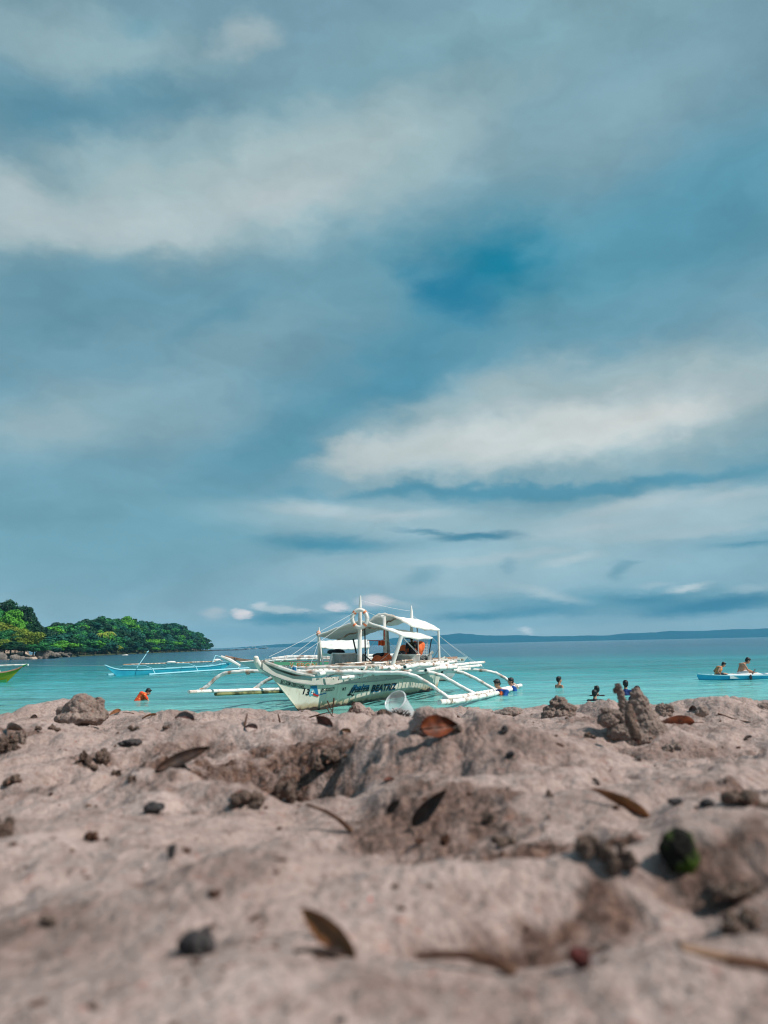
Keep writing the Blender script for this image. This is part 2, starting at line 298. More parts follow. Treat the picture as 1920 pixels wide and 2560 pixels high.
def ground(x, y):
    x = np.atleast_1d(np.asarray(x, float)); y = np.atleast_1d(np.asarray(y, float))
    d = np.sqrt(x * x + y * y)
    z = base_z(y + .25 * perlin(x * .8, y * .3, 5))
    k = np.clip(d / 1.3, .12, 1.0)
    # lower noise below the water
    w = perlin(x * 9 + 3, y * 9, 11) * .03
    z += k * (.046 * perlin(x * 1.7, y * 1.5 + 9, 1) + .044 * perlin((x + w) * 5.0, (y + w) * 3.6, 2))
    n3 = perlin((x + w) * 14, (y - w) * 11, 3); z += k * .026 * (n3 - .6 * np.abs(n3))
    lump = perlin(x * 3.1, y * 2.7, 21)
    lm = np.clip(lump * 3 + .2, 0, 1)
    z += k * lm * np.where(y > 2.2, 1.6, 1.0) * (.013 * np.abs(perlin(x * 34, y * 30, 4)) + .006 * np.abs(perlin(x * 80, y * 76, 6)))
    z += k * (.004 * perlin(x * 40, y * 38, 7) + .0016 * perlin(x * 110, y * 105, 8))
    dw = damp_shade(x, y); kk = np.clip(d / .9, .3, 1.3)
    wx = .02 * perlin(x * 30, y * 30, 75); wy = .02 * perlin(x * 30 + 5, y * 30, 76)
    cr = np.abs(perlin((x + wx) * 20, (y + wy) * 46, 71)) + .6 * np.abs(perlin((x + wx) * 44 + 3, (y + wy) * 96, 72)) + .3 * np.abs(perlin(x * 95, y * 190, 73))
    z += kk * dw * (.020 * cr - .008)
    z += k * .010 * (np.abs(perlin(x * 20 + 7, y * 17, 74)) - .2)
    fade = np.clip(1 - (d - 14) / 8, 0, 1)
    z = np.where(d > 14, base_z(y) + (z - base_z(y)) * fade + (1 - fade) * .08 * perlin(x * .05, y * .05, 9), z)
    return z + relief(x, y)
def gz(x, y): return float(ground(x, y)[0])
def ghit(px, py):
    d = ray(px, py); y = .15; prev = None
    ys = np.concatenate([np.arange(.15, 1.2, .002), np.arange(1.2, 14, .01)])
    P = np.array([[CAM.x + d.x * (a / d.y), a, CAM.z + d.z * (a / d.y)] for a in ys])
    g = ground(P[:, 0], P[:, 1]); i = np.where(P[:, 2] <= g)[0]
    if len(i) == 0: q = P[np.argmin(np.where(P[:, 1] < 4, P[:, 2] - g, 9))]; return Vector((q[0], q[1], gz(q[0], q[1])))
    q = P[i[0]]; return Vector((q[0], q[1], g[i[0]]))

def tag(o, label=None, cat=None, group=None, kind=None):
    if label: o['label'] = label
    if cat: o['category'] = cat
    if group: o['group'] = group
    if kind: o['kind'] = kind
    return o
def empty(name, loc, label, cat, group=None):
    o = bpy.data.objects.new(name, None); col.objects.link(o); o.location = loc; o.empty_display_size = .2
    return tag(o, label, cat, group)
def link_mesh(name, me, mat, parent=None, smooth=True):
    if mat is not None and not len(me.materials): me.materials.append(mat)
    if smooth: me.polygons.foreach_set('use_smooth', [True] * len(me.polygons))
    o = bpy.data.objects.new(name, me); col.objects.link(o)
    if parent is not None: o.parent = parent
    return o
def grid_mesh(name, P, wrap=False):
    """P: rows x cols x 3"""
    r, c = P.shape[:2]; me = bpy.data.meshes.new(name)
    idx = np.arange(r * c).reshape(r, c)
    if wrap: idx = np.concatenate([idx, idx[:, :1]], 1)
    f = np.stack([idx[:-1, :-1], idx[:-1, 1:], idx[1:, 1:], idx[1:, :-1]], -1).reshape(-1, 4)
    me.vertices.add(r * c); me.vertices.foreach_set('co', P.reshape(-1).astype(np.float32))
    me.loops.add(f.size); me.loops.foreach_set('vertex_index', f.reshape(-1).astype(np.int32))
    me.polygons.add(len(f)); me.polygons.foreach_set('loop_start', (np.arange(len(f)) * 4).astype(np.int32))
    me.polygons.foreach_set('loop_total', np.full(len(f), 4, np.int32)); me.update(calc_edges=True); me.validate()
    return me

# ------------------------------------------------------------------ the sand sheet (near beach, shore slope, sea bed)
front = np.linspace(R(-33), R(33), 760)
rest = np.linspace(R(33), R(327), 90)[1:-1]
angs = np.concatenate([front, rest])
rad = np.concatenate([np.geomspace(.10, 4.6, 560), np.geomspace(4.75, 6500, 90)])
A, RR = np.meshgrid(-angs, rad)
X = RR * np.sin(-A); Y = RR * np.cos(A)
Z = ground(X.reshape(-1), Y.reshape(-1)).reshape(X.shape)
me = grid_mesh('sand', np.stack([X, Y, Z], -1)[:, ::-1], wrap=True)
Pv = np.empty(len(me.vertices) * 3, np.float32); me.vertices.foreach_get('co', Pv); Pv = Pv.reshape(-1, 3).astype(float); wv_ = damp_shade(Pv[:, 0], Pv[:, 1])
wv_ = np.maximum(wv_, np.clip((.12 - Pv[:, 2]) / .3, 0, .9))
at_ = me.attributes.new('damp_shade', 'FLOAT', 'POINT'); at_.data.foreach_set('value', wv_.astype(np.float32))
sand = tag(link_mesh('sand', me, MT['sand']), kind='structure')

# ------------------------------------------------------------------ water
def water_mat():
    m = bpy.data.materials.new('sea_water'); m.use_nodes = True; t = m.node_tree; b = t.nodes['Principled BSDF']
    g = N(t, 'ShaderNodeNewGeometry'); sp = N(t, 'ShaderNodeSeparateXYZ'); t.links.new(g.outputs['Position'], sp.inputs[0])
    def nz(sc, sx, sy, det=4, rough=.55, loc=(0, 0, 0)):
        mp = N(t, 'ShaderNodeMapping'); t.links.new(g.outputs['Position'], mp.inputs[0]); mp.inputs['Scale'].default_value = (sx, sy, 1); mp.inputs['Location'].default_value = loc
        n = N(t, 'ShaderNodeTexNoise'); n.inputs['Scale'].default_value = sc; n.inputs['Detail'].default_value = det; n.inputs['Roughness'].default_value = rough
        t.links.new(mp.outputs[0], n.inputs['Vector']); return n.outputs['Fac']
    # depth zones of the sea follow the distance from the shore
    ly = mathn(t, 'LOGARITHM', mathn(t, 'MAXIMUM', sp.outputs[1], 5.0), 10.0)
    wv = mathn(t, 'MULTIPLY', mathn(t, 'SUBTRACT', nz(.05, .35, 1.6), .5), .40)
    wv2 = mathn(t, 'MULTIPLY', mathn(t, 'SUBTRACT', nz(.9, .25, 2.0), .5), .10)
    f = mathn(t, 'ADD', mathn(t, 'ADD', ly, wv), wv2)
    mr = N(t, 'ShaderNodeMapRange'); t.links.new(f, mr.inputs[0]); mr.inputs[1].default_value = 1.0; mr.inputs[2].default_value = 3.0
    r = N(t, 'ShaderNodeValToRGB'); t.links.new(mr.outputs[0], r.inputs[0]); cr = r.color_ramp
    cr.elements[0].position = 0.0; cr.elements[0].color = (.20, .43, .37, 1)
    cr.elements[1].position = 1.0; cr.elements[1].color = (.012, .07, .13, 1)
    for p, c in ((.14, (.135, .37, .345)), (.22, (.060, .30, .32)), (.30, (.008, .215, .225)), (.38, (.002, .165, .185)), (.47, (.004, .100, .145)), (.60, (.008, .07, .125))):
        e = cr.elements.new(p); e.color = c + (1,)
    st_ = mathn(t, 'ADD', mathn(t, 'ADD', mathn(t, 'MULTIPLY', nz(.55, .30, 1.5, 5, .65), .35), mathn(t, 'MULTIPLY', nz(.11, .25, 1.3, 5, .65, (9, 3, 0)), .40)), mathn(t, 'MULTIPLY', nz(.02, .25, 1.2, 5, .65, (2, 7, 0)), .25))  # light and dark of wave faces painted into the colour as streaks
    sm = N(t, 'ShaderNodeMapRange'); t.links.new(st_, sm.inputs[0]); sm.inputs[1].default_value = .38; sm.inputs[2].default_value = .58; sm.inputs[3].default_value = .60; sm.inputs[4].default_value = 1.60
    sv = N(t, 'ShaderNodeVectorMath', operation='SCALE'); t.links.new(r.outputs[0], sv.inputs[0]); t.links.new(sm.outputs[0], sv.inputs['Scale'])
    t.links.new(sv.outputs[0], b.inputs['Base Color'])
    b.inputs['Roughness'].default_value = .12; b.inputs['IOR'].default_value = 1.33; b.inputs['Specular IOR Level'].default_value = .34
    h = mathn(t, 'ADD', mathn(t, 'MULTIPLY', nz(1.1, .45, 1.5, 4, .6), 1.0), mathn(t, 'MULTIPLY', nz(5.5, .5, 1.4, 4, .6), .22))
    bn = N(t, 'ShaderNodeBump'); bn.inputs['Strength'].default_value = 1.0; bn.inputs['Distance'].default_value = .34
    t.links.new(h, bn.inputs['Height']); t.links.new(bn.outputs[0], b.inputs['Normal'])
    return m
MT['water'] = water_mat()
wr = np.concatenate([np.geomspace(7, 60, 260), np.geomspace(61, 14000, 90)])
wa = np.concatenate([np.linspace(R(-36), R(36), 520), np.linspace(R(36), R(90), 20)[1:]]); wa = np.concatenate([-np.linspace(R(36), R(90), 20)[1:][::-1], wa])
A, RR = np.meshgrid(wa, wr); X = RR * np.sin(A); Y = RR * np.cos(A)
amp = np.clip((RR - 11) / 10, 0, 1) * np.clip(1 - (RR - 60) / 60, 0, 1)
Z = amp * (.050 * perlin(X * .35, Y * 1.1, 31) + .024 * perlin(X * 1.3, Y * 3.0, 32))
me = grid_mesh('water', np.stack([X, Y, Z], -1)); me.flip_normals()
tag(link_mesh('water', me, MT['water']), kind='structure')

# ------------------------------------------------------------------ mesh builder
class MB:
    def __init__(s): s.v = []; s.f = []
    def add(s, vs, fs):
        o = len(s.v); s.v += [tuple(v) for v in vs]; s.f += [tuple(i + o for i in f) for f in fs]; return s
    def tube(s, pts, r, n=8, caps=True):
        pts = [Vector(p) for p in pts]; rs = r if isinstance(r, (list, tuple)) else [r] * len(pts)
        vs, fs = [], []; ref = None
        for i, p in enumerate(pts):
            a = pts[max(i - 1, 0)]; b = pts[min(i + 1, len(pts) - 1)]; d = (b - a).normalized()
            if ref is None: ref = Vector((0, 0, 1)) if abs(d.z) < .9 else Vector((1, 0, 0))
            u = d.cross(ref).normalized(); w = u.cross(d).normalized(); ref = w
            for k in range(n):
                t = 2 * math.pi * k / n; vs.append(p + (u * math.cos(t) + w * math.sin(t)) * rs[i])
        for i in range(len(pts) - 1):
            for k in range(n):
                a = i * n + k; b = i * n + (k + 1) % n; fs.append((a, b, b + n, a + n))
        if caps: fs.append(tuple(range(n))[::-1]); fs.append(tuple(range((len(pts) - 1) * n, len(pts) * n)))
        return s.add(vs, fs)
    def obox(s, c, ax, ay, az):
        c, ax, ay, az = map(Vector, (c, ax, ay, az)); vs = []
        for i in (-1, 1):
            for j in (-1, 1):
                for k in (-1, 1): vs.append(c + ax * i + ay * j + az * k)
        return s.add(vs, [(0, 1, 3, 2), (4, 6, 7, 5), (0, 4, 5, 1), (2, 3, 7, 6), (0, 2, 6, 4), (1, 5, 7, 3)])
    def box(s, c, size): return s.obox(c, (size[0] / 2, 0, 0), (0, size[1] / 2, 0), (0, 0, size[2] / 2))
    def ell(s, c, r, n=12, m=8, rot=None):
        vs, fs = [], []; c = Vector(c)
        for j in range(m + 1):
            ph = math.pi * j / m
            for k in range(n):
                t = 2 * math.pi * k / n
                p = Vector((r[0] * math.sin(ph) * math.cos(t), r[1] * math.sin(ph) * math.sin(t), r[2] * math.cos(ph)))
                if rot is not None: p = rot @ p
                vs.append(c + p)
        for j in range(m):
            for k in range(n):
                a = j * n + k; b = j * n + (k + 1) % n; fs.append((a, a + n, b + n, b))
        return s.add(vs, fs)
    def cap(s, a, b, ra, rb, n=10):
        a, b = Vector(a), Vector(b); s.ell(a, (ra,) * 3, n, 6); s.ell(b, (rb,) * 3, n, 6)
        return s.tube([a, b], [ra, rb], n)
    def slab(s, P, th):
        """P: rows of points -> thickened sheet (down by th)"""
        r, c = len(P), len(P[0]); vs = [Vector(p) for row in P for p in row]; vs += [v - Vector((0, 0, th)) for v in vs]; fs = []; o = r * c
        for i in range(r - 1):
            for j in range(c - 1):
                a = i * c + j; fs.append((a, a + 1, a + c + 1, a + c)); fs.append((o + a, o + a + c, o + a + c + 1, o + a + 1))
        edge = [j for j in range(c)] + [i * c + c - 1 for i in range(1, r)] + [(r - 1) * c + j for j in range(c - 2, -1, -1)] + [i * c for i in range(r - 2, 0, -1)]
        for i in range(len(edge)):
            a, b = edge[i], edge[(i + 1) % len(edge)]; fs.append((b, a, o + a, o + b))
        return s.add(vs, fs)
    def mesh(s, name, off=(0, 0, 0)):
        me = bpy.data.meshes.new(name); ox, oy, oz = off
        me.from_pydata([(v[0] - ox, v[1] - oy, v[2] - oz) for v in s.v], [], s.f); me.validate()
        bm = bmesh.new(); bm.from_mesh(me); bmesh.ops.remove_doubles(bm, verts=bm.verts, dist=1e-5)
        bmesh.ops.recalc_face_normals(bm, faces=bm.faces); bm.to_mesh(me); bm.free(); return me
    def build(s, name, mat, parent=None, smooth=True, world=True):
        off = parent_world(parent) if (parent is not None and world) else (0, 0, 0)
        if parent is None and world and len(s.v):
            a = np.array(s.v); off = tuple((a.min(0)[:2] + a.max(0)[:2]) / 2) + (float(a[:, 2].min()),)
            o = link_mesh(name, s.mesh(name, off), mat, None, smooth); o.location = off
        else: o = link_mesh(name, s.mesh(name, off), mat, parent, smooth)
        if smooth:
            try: o.data.set_sharp_from_angle(angle=R(40))
            except Exception: pass
        return o
def parent_world(p):
    v = Vector((0, 0, 0))
    while p is not None: v += p.location; p = p.parent
    return v

def remeshed(mb, voxel, smooth=6, disp=None, name='m', decimate=None):
    me = mb.mesh(name); o = bpy.data.objects.new('tmp', me); col.objects.link(o)
    m = o.modifiers.new('r', 'REMESH'); m.mode = 'VOXEL'; m.voxel_size = voxel
    if smooth: sm = o.modifiers.new('s', 'SMOOTH'); sm.factor = .5; sm.iterations = smooth
    if disp:
        for (size, strength) in disp:
            tx = bpy.data.textures.new('dt', 'CLOUDS'); tx.noise_scale = size; tx.noise_depth = 4
            dd = o.modifiers.new('d', 'DISPLACE'); dd.texture = tx; dd.strength = strength; dd.mid_level = .5; dd.texture_coords = 'LOCAL'
    if decimate: de = o.modifiers.new('de', 'DECIMATE'); de.ratio = decimate
    dg = bpy.context.evaluated_depsgraph_get(); dg.update()
    out = bpy.data.meshes.new_from_object(o.evaluated_get(dg)); out.materials.clear()
    bpy.data.objects.remove(o); return out

# ------------------------------------------------------------------ far hills
sil = [(300, 1627), (430, 1624), (540, 1621.5), (600, 1618.5), (680, 1612), (758, 1606.5), (795, 1604), (850, 1604), (905, 1602), (960, 1598), (1000, 1594), (1081, 1590), (1115, 1587), (1147, 1583.5), (1175, 1585), (1202, 1587),
       (1232, 1589), (1290, 1588), (1340, 1590), (1400, 1590.5), (1470, 1589), (1524, 1588.6), (1561, 1583), (1600, 1582.5), (1640, 1581), (1674, 1576.5), (1720, 1578), (1760, 1577), (1800, 1575), (1842, 1572), (1880, 1573.5), (1920, 1570.6), (1980, 1566), (2080, 1568), (2300, 1563), (2700, 1556)]
HD = 3200.0
xs = np.array([W(p[0], p[1], HD).x for p in sil]); zs = np.array([W(p[0], p[1], HD).z for p in sil])
gx = np.linspace(xs[0] - 200, xs[-1], 900); hz = np.interp(gx, xs, zs) + 2.4 * perlin(gx * .012, gx * 0, 41) + 1.6 * perlin(gx * .04, gx * 0 + 4, 42)
hz = np.where(gx < xs[2], np.clip(hz, 1, None), hz)
rows = []
for k, (dy, s) in enumerate([(-260, -.05), (-250, .02), (-200, .22), (-140, .45), (-80, .72), (-30, .92), (0, 1.0), (60, .93), (160, .6), (300, -.1)]):
    zz = hz * s + (0 if k in (0, 9) else (1 - s) * 5 * perlin(gx * .02, gx * 0 + dy * .02, 43)); zz = zz if k not in (0, 9) else zz * 0 - 2
    rows.append(np.stack([gx, HD + dy + 30 * perlin(gx * .004, gx * 0 + 2, 44), zz], -1))
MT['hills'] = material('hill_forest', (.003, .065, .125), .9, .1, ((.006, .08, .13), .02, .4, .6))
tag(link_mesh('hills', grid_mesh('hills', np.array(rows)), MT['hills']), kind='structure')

# ------------------------------------------------------------------ trees
def leaf_mat(name, a, b):
    m = material(name, a, .6, .25, (b, .35, .4, .62)); t = m.node_tree; bs = t.nodes['Principled BSDF']
    bs.inputs['Subsurface Weight'].default_value = 0
    return m
LEAF = {'emerald': leaf_mat('leaf_emerald', (.010, .085, .035), (.040, .24, .05)), 'teal': leaf_mat('leaf_teal', (.008, .065, .05), (.015, .13, .075)),
        'bright': leaf_mat('leaf_bright', (.05, .22, .02), (.13, .40, .03)), 'yellow': leaf_mat('leaf_yellow', (.10, .17, .015), (.24, .30, .03)),
        'deep': leaf_mat('leaf_deep', (.006, .035, .016), (.012, .075, .025))}
def crown_mesh(name, seed, rx, rz, leaf, nblob, nleaf, mat, zc):
    rng = np.random.RandomState(seed); P, Nn = [], []
    for i in range(nblob):
        th = rng.rand() * 6.283; ph = np.arccos(rng.uniform(-.35, 1)); rr = rng.uniform(.45, 1.0)
        c = np.array([rx * rr * np.sin(ph) * np.cos(th), rx * rr * np.sin(ph) * np.sin(th), zc + rz * rr * np.cos(ph)])
        br = rx * rng.uniform(.16, .44)
        d = rng.normal(size=(nleaf, 3)); d /= np.linalg.norm(d, axis=1)[:, None]; d[:, 2] = np.abs(d[:, 2]) * rng.choice([1, 1, 1, -1], nleaf)
        rad_ = br * rng.uniform(.55, 1.12, nleaf)[:, None]
        P.append(c + d * rad_ * np.array([1, 1, .75])); Nn.append(d + rng.normal(size=(nleaf, 3)) * .55 + np.array([0, 0, .5]))
    P = np.concatenate(P); Nn = np.concatenate(Nn); Nn /= np.linalg.norm(Nn, axis=1)[:, None]
    ref = rng.normal(size=P.shape); u = np.cross(Nn, ref); u /= np.linalg.norm(u, axis=1)[:, None]; v = np.cross(Nn, u)
    s = leaf * rng.uniform(.5, 1.2, len(P))[:, None]
    Q = np.stack([P - u * s * .5, P - v * s * .33 + Nn * s * .1, P + u * s * .5, P + v * s * .33 + Nn * s * .1], 1).reshape(-1, 3)
    n = len(P); me = bpy.data.meshes.new(name); me.vertices.add(4 * n); me.vertices.foreach_set('co', Q.reshape(-1).astype(np.float32))
    me.loops.add(4 * n); me.loops.foreach_set('vertex_index', np.arange(4 * n, dtype=np.int32)); me.polygons.add(n)
    me.polygons.foreach_set('loop_start', (np.arange(n) * 4).astype(np.int32)); me.polygons.foreach_set('loop_total', np.full(n, 4, np.int32)); me.update(calc_edges=True)
    me.materials.append(mat); return me
def trunk_mesh(name, h, r, seed):
    rnd = random.Random(seed); mb = MB()
    top = Vector((rnd.uniform(-.3, .3), rnd.uniform(-.3, .3), h * .8)); mb.tube([(0, 0, -1.2), (0, 0, 0), top * .5, top], [r * 1.3, r, r * .7, r * .3], 7)
    for k in range(6):
        a = rnd.uniform(0, 6.28); b = top * rnd.uniform(.35, .8); mb.tube([b, b + Vector((math.cos(a) * h * .16, math.sin(a) * h * .16, h * .1)), b + Vector((math.cos(a) * h * .28, math.sin(a) * h * .28, h * .26))], [r * .45, r * .3, r * .1], 5)
    me = mb.mesh(name); me.materials.append(MT['trunk']); return me
def tree_proto(seed, h, rx, kind, leaf=.75, nblob=22, nleaf=150):
    return (crown_mesh('crown', seed, rx, h * .40, leaf, nblob, nleaf, LEAF[kind], h * .60), trunk_mesh('trunk', h * .75, h * .03, seed), h)
PROT = {k: [tree_proto(10 * i + j, 7.0, 3.6, k) for j in range(3)] for i, k in enumerate(LEAF)}
LBL = {'emerald': 'emerald green round-crowned tree on the wooded headland', 'teal': 'dark blue-green tree on the wooded headland', 'bright': 'bright light-green tree on the wooded headland',
       'yellow': 'yellow-green tree on the wooded headland', 'deep': 'very dark green tree on the wooded headland'}
def put_tree(name, p, top_z, kind, label, group, rnd, wide=1.0, proto=None):
    c, t, h = proto or PROT[kind][rnd.randrange(3)]
    o = empty(name, p, label, 'tree', group); H = top_z - p[2]; s = H / h
    for nm, me in (('trunk', t), ('crown', c)):
        q = bpy.data.objects.new(nm, me); col.objects.link(q); q.parent = o
    o.scale = (s * wide, s * wide, s); o.rotation_euler = (0, 0, rnd.uniform(0, 6.28)); return o
rnd = random.Random(3)
shore = [(95, 1643), (130, 1641.5), (180, 1639), (300, 1634), (420, 1629.5), (524, 1626)]
canopy = [(95, 1566), (120, 1562), (165, 1557), (200, 1556), (235, 1548), (252, 1544), (275, 1549), (300, 1545), (325, 1545), (350, 1553), (378, 1556), (400, 1560), (425, 1557), (440, 1557), (455, 1566), (468, 1573), (485, 1577), (498, 1586), (510, 1598), (520, 1612), (525, 1620)]
def interp(tab, x): return float(np.interp(x, [a for a, b in tab], [b for a, b in tab]))
def shoreD(x): return Wz(x, interp(shore, x), .3).y
NR = 6; hill = []
hx = np.linspace(85, 532, 70)
for k in range(-1, NR + 2):
    row = []
    for x in hx:
        D0 = shoreD(min(max(x, 95), 524)); D = D0 + 11 * k
        f = min(max((k + .2) / NR, 0), 1); yt = interp(canopy, x) * f + interp(shore, x) * (1 - f)
        top = W(x, yt, D).z; z = -1.0 if k < 0 else max(.25, top - 7.5 + 2.0 * (1 - f))
        if x < 88 or x > 527: z = -1.0
        if k == 0: z = .35 if z > 0 else z
        if k == NR + 1: z = -1
        row.append(tuple(W(x, 1600, D).xy) + (z,))
    hill.append(row)
MT['hillsoil'] = material('headland_soil', (.045, .06, .03), .95, .1, ((.10, .08, .05), .3, .5, .7))
tag(link_mesh('headland', grid_mesh('headland', np.array(hill)), MT['hillsoil']), kind='structure')
GH = 'trees covering the wooded headland'
for k in range(NR + 1):
    x = 98 + rnd.uniform(0, 8)
    while x < 521:
        D = shoreD(x) + 11 * k + rnd.uniform(-3, 3); f = min(max((k + .9) / (NR + .3), 0), 1)
        ys = interp(shore, x); yc = interp(canopy, x); yt = yc * f + (ys - 6) * (1 - f) + rnd.uniform(-3, 6)
        if yt > ys - 5: yt = ys - 5
        yt = max(yt, yc - 1.5)
        top = W(x, yt, D).z; hgt = rnd.uniform(4.6, 8.2); bz = max(.3, top - hgt); 
        if top - bz < 1.8: x += 8; continue
        far = (x - 95) / 430
        kind = rnd.choices(['emerald', 'teal', 'bright', 'deep', 'yellow'], [3.6, 2.4 + 2.5 * far, 1.5 - far, 3.6, .15])[0]
        if x > 470: kind = rnd.choice(['teal', 'teal', 'deep', 'emerald'])
        kn = {'emerald': 'emerald green', 'teal': 'dark blue-green', 'bright': 'bright light-green', 'yellow': 'yellow-green', 'deep': 'very dark green'}[kind]
        rw = ['at the waterline', 'low on the slope', 'on the lower middle slope', 'halfway up the slope', 'on the upper slope', 'just under the ridge', 'on the skyline ridge'][k]
        zn = [(130, 'straight behind the shore boulder'), (165, 'above the flat rock shelf'), (205, 'near the small ridge palm'), (245, 'left of the palm pair'), (285, 'behind the palm pair'), (325, 'right of the palm pair'), (365, 'in the middle of the headland'), (405, 'over the light-blue boat\'s stern'), (445, 'left of the pale cliff rock'), (485, 'above the pale cliff rock'), (999, 'at the seaward tip')]
        P = W(x, 1600, D); put_tree('broadleaf_tree', (P.x, P.y, bz), top, kind, kn + ' tree ' + rw + ', ' + [z_ for a_, z_ in zn if x < a_][0], GH, rnd, wide=1.15 * max(.6, min(1.6, 6.5 / (top - bz))) if top - bz < 6.5 else 1.1)
        x += rnd.uniform(9, 25) * (280 / D) ** .8

# near wooded point on the far left
pt = []
for k in range(6):
    row = []
    for x in np.linspace(-260, 108, 24):
        D = 158 + 9 * k; z = [-1, .4, 1.2, 3.2, 4.5, -1][k]
        if x > 100: z = -1
        elif x > 70: z = min(z, .8)
        row.append(tuple(W(x, 1600, D).xy) + (z,))
    pt.append(row)
MT['shoresand'] = material('shore_sand', (.50, .38, .30), .95, .1, ((.30, .24, .20), .6, .4, .6))
tag(link_mesh('wooded_point_ground', grid_mesh('point', np.array(pt)), MT['shoresand']), kind='structure')
bigp = {k: tree_proto(200 + i, 9.0, 4.4, k, .55, 34, 260) for i, k in enumerate(('deep', 'yellow', 'bright', 'emerald'))}
for (x, yt, D, w, kind, label) in (
    (-40, 1512, 186, 1.1, 'emerald', 'tall emerald tree at the left edge, behind the yellow-green ones'),
    (12, 1508, 190, 1.15, 'deep', 'tall dark tree rising highest behind the yellow-green trees'),
    (52, 1522, 188, 1.0, 'deep', 'dark open-crowned tree beside the gap to the headland'),
    (80, 1560, 184, .75, 'deep', 'smaller dark tree at the right end of the wooded point'),
    (30, 1530, 182, .9, 'bright', 'bright green tree in front of the tall dark trees'),
    (-12, 1555, 176, 1.05, 'yellow', 'yellow-green tree at the left edge of the photo'),
    (28, 1572, 172, .95, 'emerald', 'low green tree between two yellow-green trees'),
    (62, 1573, 172, .95, 'yellow', 'wide yellow-green tree beside the grey shore boulder'),
    (-30, 1590, 168, 1.0, 'emerald', 'low emerald bush above the pale strip of shore'),
    (12, 1598, 168, .9, 'yellow', 'low yellow-green tree above the pale strip of shore'),
    (40, 1606, 167, .9, 'deep', 'low dark tree close to the shore rocks'),
    (84, 1610, 170, .75, 'emerald', 'small green tree just left of the shore boulder'),
    (-90, 1530, 184, 1.2, 'emerald', 'emerald tree beyond the left edge of the wooded point'),
    (105, 1606, 230, .8, 'bright', 'light green tree behind the shore boulder')):
    P = W(x, 1600, D); bz = .5 if D < 175 else 2.5
    put_tree('broadleaf_tree', (P.x, P.y, bz), W(x, yt, D).z, kind, label, None, rnd, wide=w * 9.0 / (W(x, yt, D).z - bz) * 0.85, proto=bigp[kind])
# palms on the headland
def palm(px, py, D, label):
    P = W(px, 1600, D); top = W(px, py, D).z; o = empty('palm_tree', (P.x, P.y, max(.4, top - 8)), label, 'palm tree', 'palms on the headland')
    h = top - o.location.z; mb = MB(); mb.tube([(0, 0, -1), (.2, 0, h * .5), (.5, 0, h * .9)], [.2, .15, .1], 6); t = mb.build('trunk', MT['rock'], o, world=False)
    mb = MB(); r2 = random.Random(int(px))
    for k in range(13):
        a = k * .49 + r2.uniform(-.2, .2); L_ = 2.6; pr = None
        for j in range(6):
            f = j / 5; q = Vector((.5 + math.cos(a) * L_ * f, math.sin(a) * L_ * f, h * .9 + 1.1 * f - 2.3 * f * f)); w = .38 * (1 - f) + .06; s_ = Vector((-math.sin(a), math.cos(a), 0)) * w
            if pr: mb.add([pr[0] - pr[1] - Vector((0, 0, .25)), pr[0], q, q - s_ - Vector((0, 0, .25)), pr[0] + pr[1] - Vector((0, 0, .25)), q + s_ - Vector((0, 0, .25))], [(0, 1, 2, 3), (1, 4, 5, 2)])
            pr = (q, s_)
    mb.build('crown', LEAF['yellow'], o, smooth=False, world=False)
for a in ((250, 1578, 268, 'yellow-tipped palm, left one of the pair halfway along the headland'), (268, 1574, 272, 'paler palm, right one of the pair halfway along the headland'),
          (168, 1556, 290, 'small palm poking above the canopy at the headland\'s left end'), (120, 1600, 250, 'thin pale-trunked palm above the shore boulder')): palm(*a)

def rock_obj(name, c, size, seed, label, cat, mat, group=None, voxel=None, disp=.35, flat=.0):
    mb = MB(); rr = random.Random(seed)
    for k in range(7):
        mb.ell((rr.uniform(-.4, .4) * size[0], rr.uniform(-.4, .4) * size[1], rr.uniform(.05, .5) * size[2]), tuple(s * rr.uniform(.32, .55) for s in size), 10, 7, Euler((rr.uniform(-.5, .5), rr.uniform(-.5, .5), rr.uniform(0, 3))).to_matrix())
    m_ = max(size); me = remeshed(mb, voxel or m_ * .028, 1, [(m_ * .35, m_ * disp * .55), (m_ * .10, m_ * disp * .35), (m_ * .035, m_ * disp * .12)], name)
    co = np.empty(len(me.vertices) * 3, np.float32); me.vertices.foreach_get('co', co)
    co = co.reshape(-1, 3) + 0; me.update()
    o = link_mesh(name, me, mat); o.location = c
    return tag(o, label, cat, group)
for i, (x, y, D, sx, sz, label) in enumerate(((117, 1641, 172, 3.4, 1.9, 'large grey boulder on the shore between point and headland'), (98, 1642, 170, 1.2, .9, 'small pale rock at the left foot of the large boulder'),
        (150, 1640.5, 200, 5.0, .9, 'long flat grey rock shelf right of the large boulder'), (50, 1645, 160, 2.2, 1.2, 'grey rock under the yellow-green trees'), (70, 1645, 160, 1.4, .8, 'small grey rock at the water under the trees'),
        (2, 1643, 162, 2.0, 2.0, 'tall brown rock at the left edge of the shore'), (463, 1626, 455, 9, 5.5, 'pale grey cliff rock at the foot of the headland'), (446, 1628, 440, 5, 3.0, 'dark grey rock beside the pale cliff rock'))):
    P = W(x, 1600, D); rock_obj('boulder', (P.x, P.y, -.2), (sx, sx * .7, sz), 50 + i, label, 'rock', MT['rock'], 'rocks along the far shore')
# low reef line past the headland, counted as one mass
mb = MB(); r2 = random.Random(5)
for k in range(60):
    x = 505 + r2.random() * 105; P = W(x, 1600, 470 + r2.uniform(0, 40)); mb.ell((P.x, P.y, -.1), (r2.uniform(.8, 2.4), 1, r2.uniform(.3, .75)), 7, 5)
o = mb.build('reef', MT['dark'], None); tag(o, 'low dark line of reef rocks trailing off the headland', 'reef', kind='stuff')

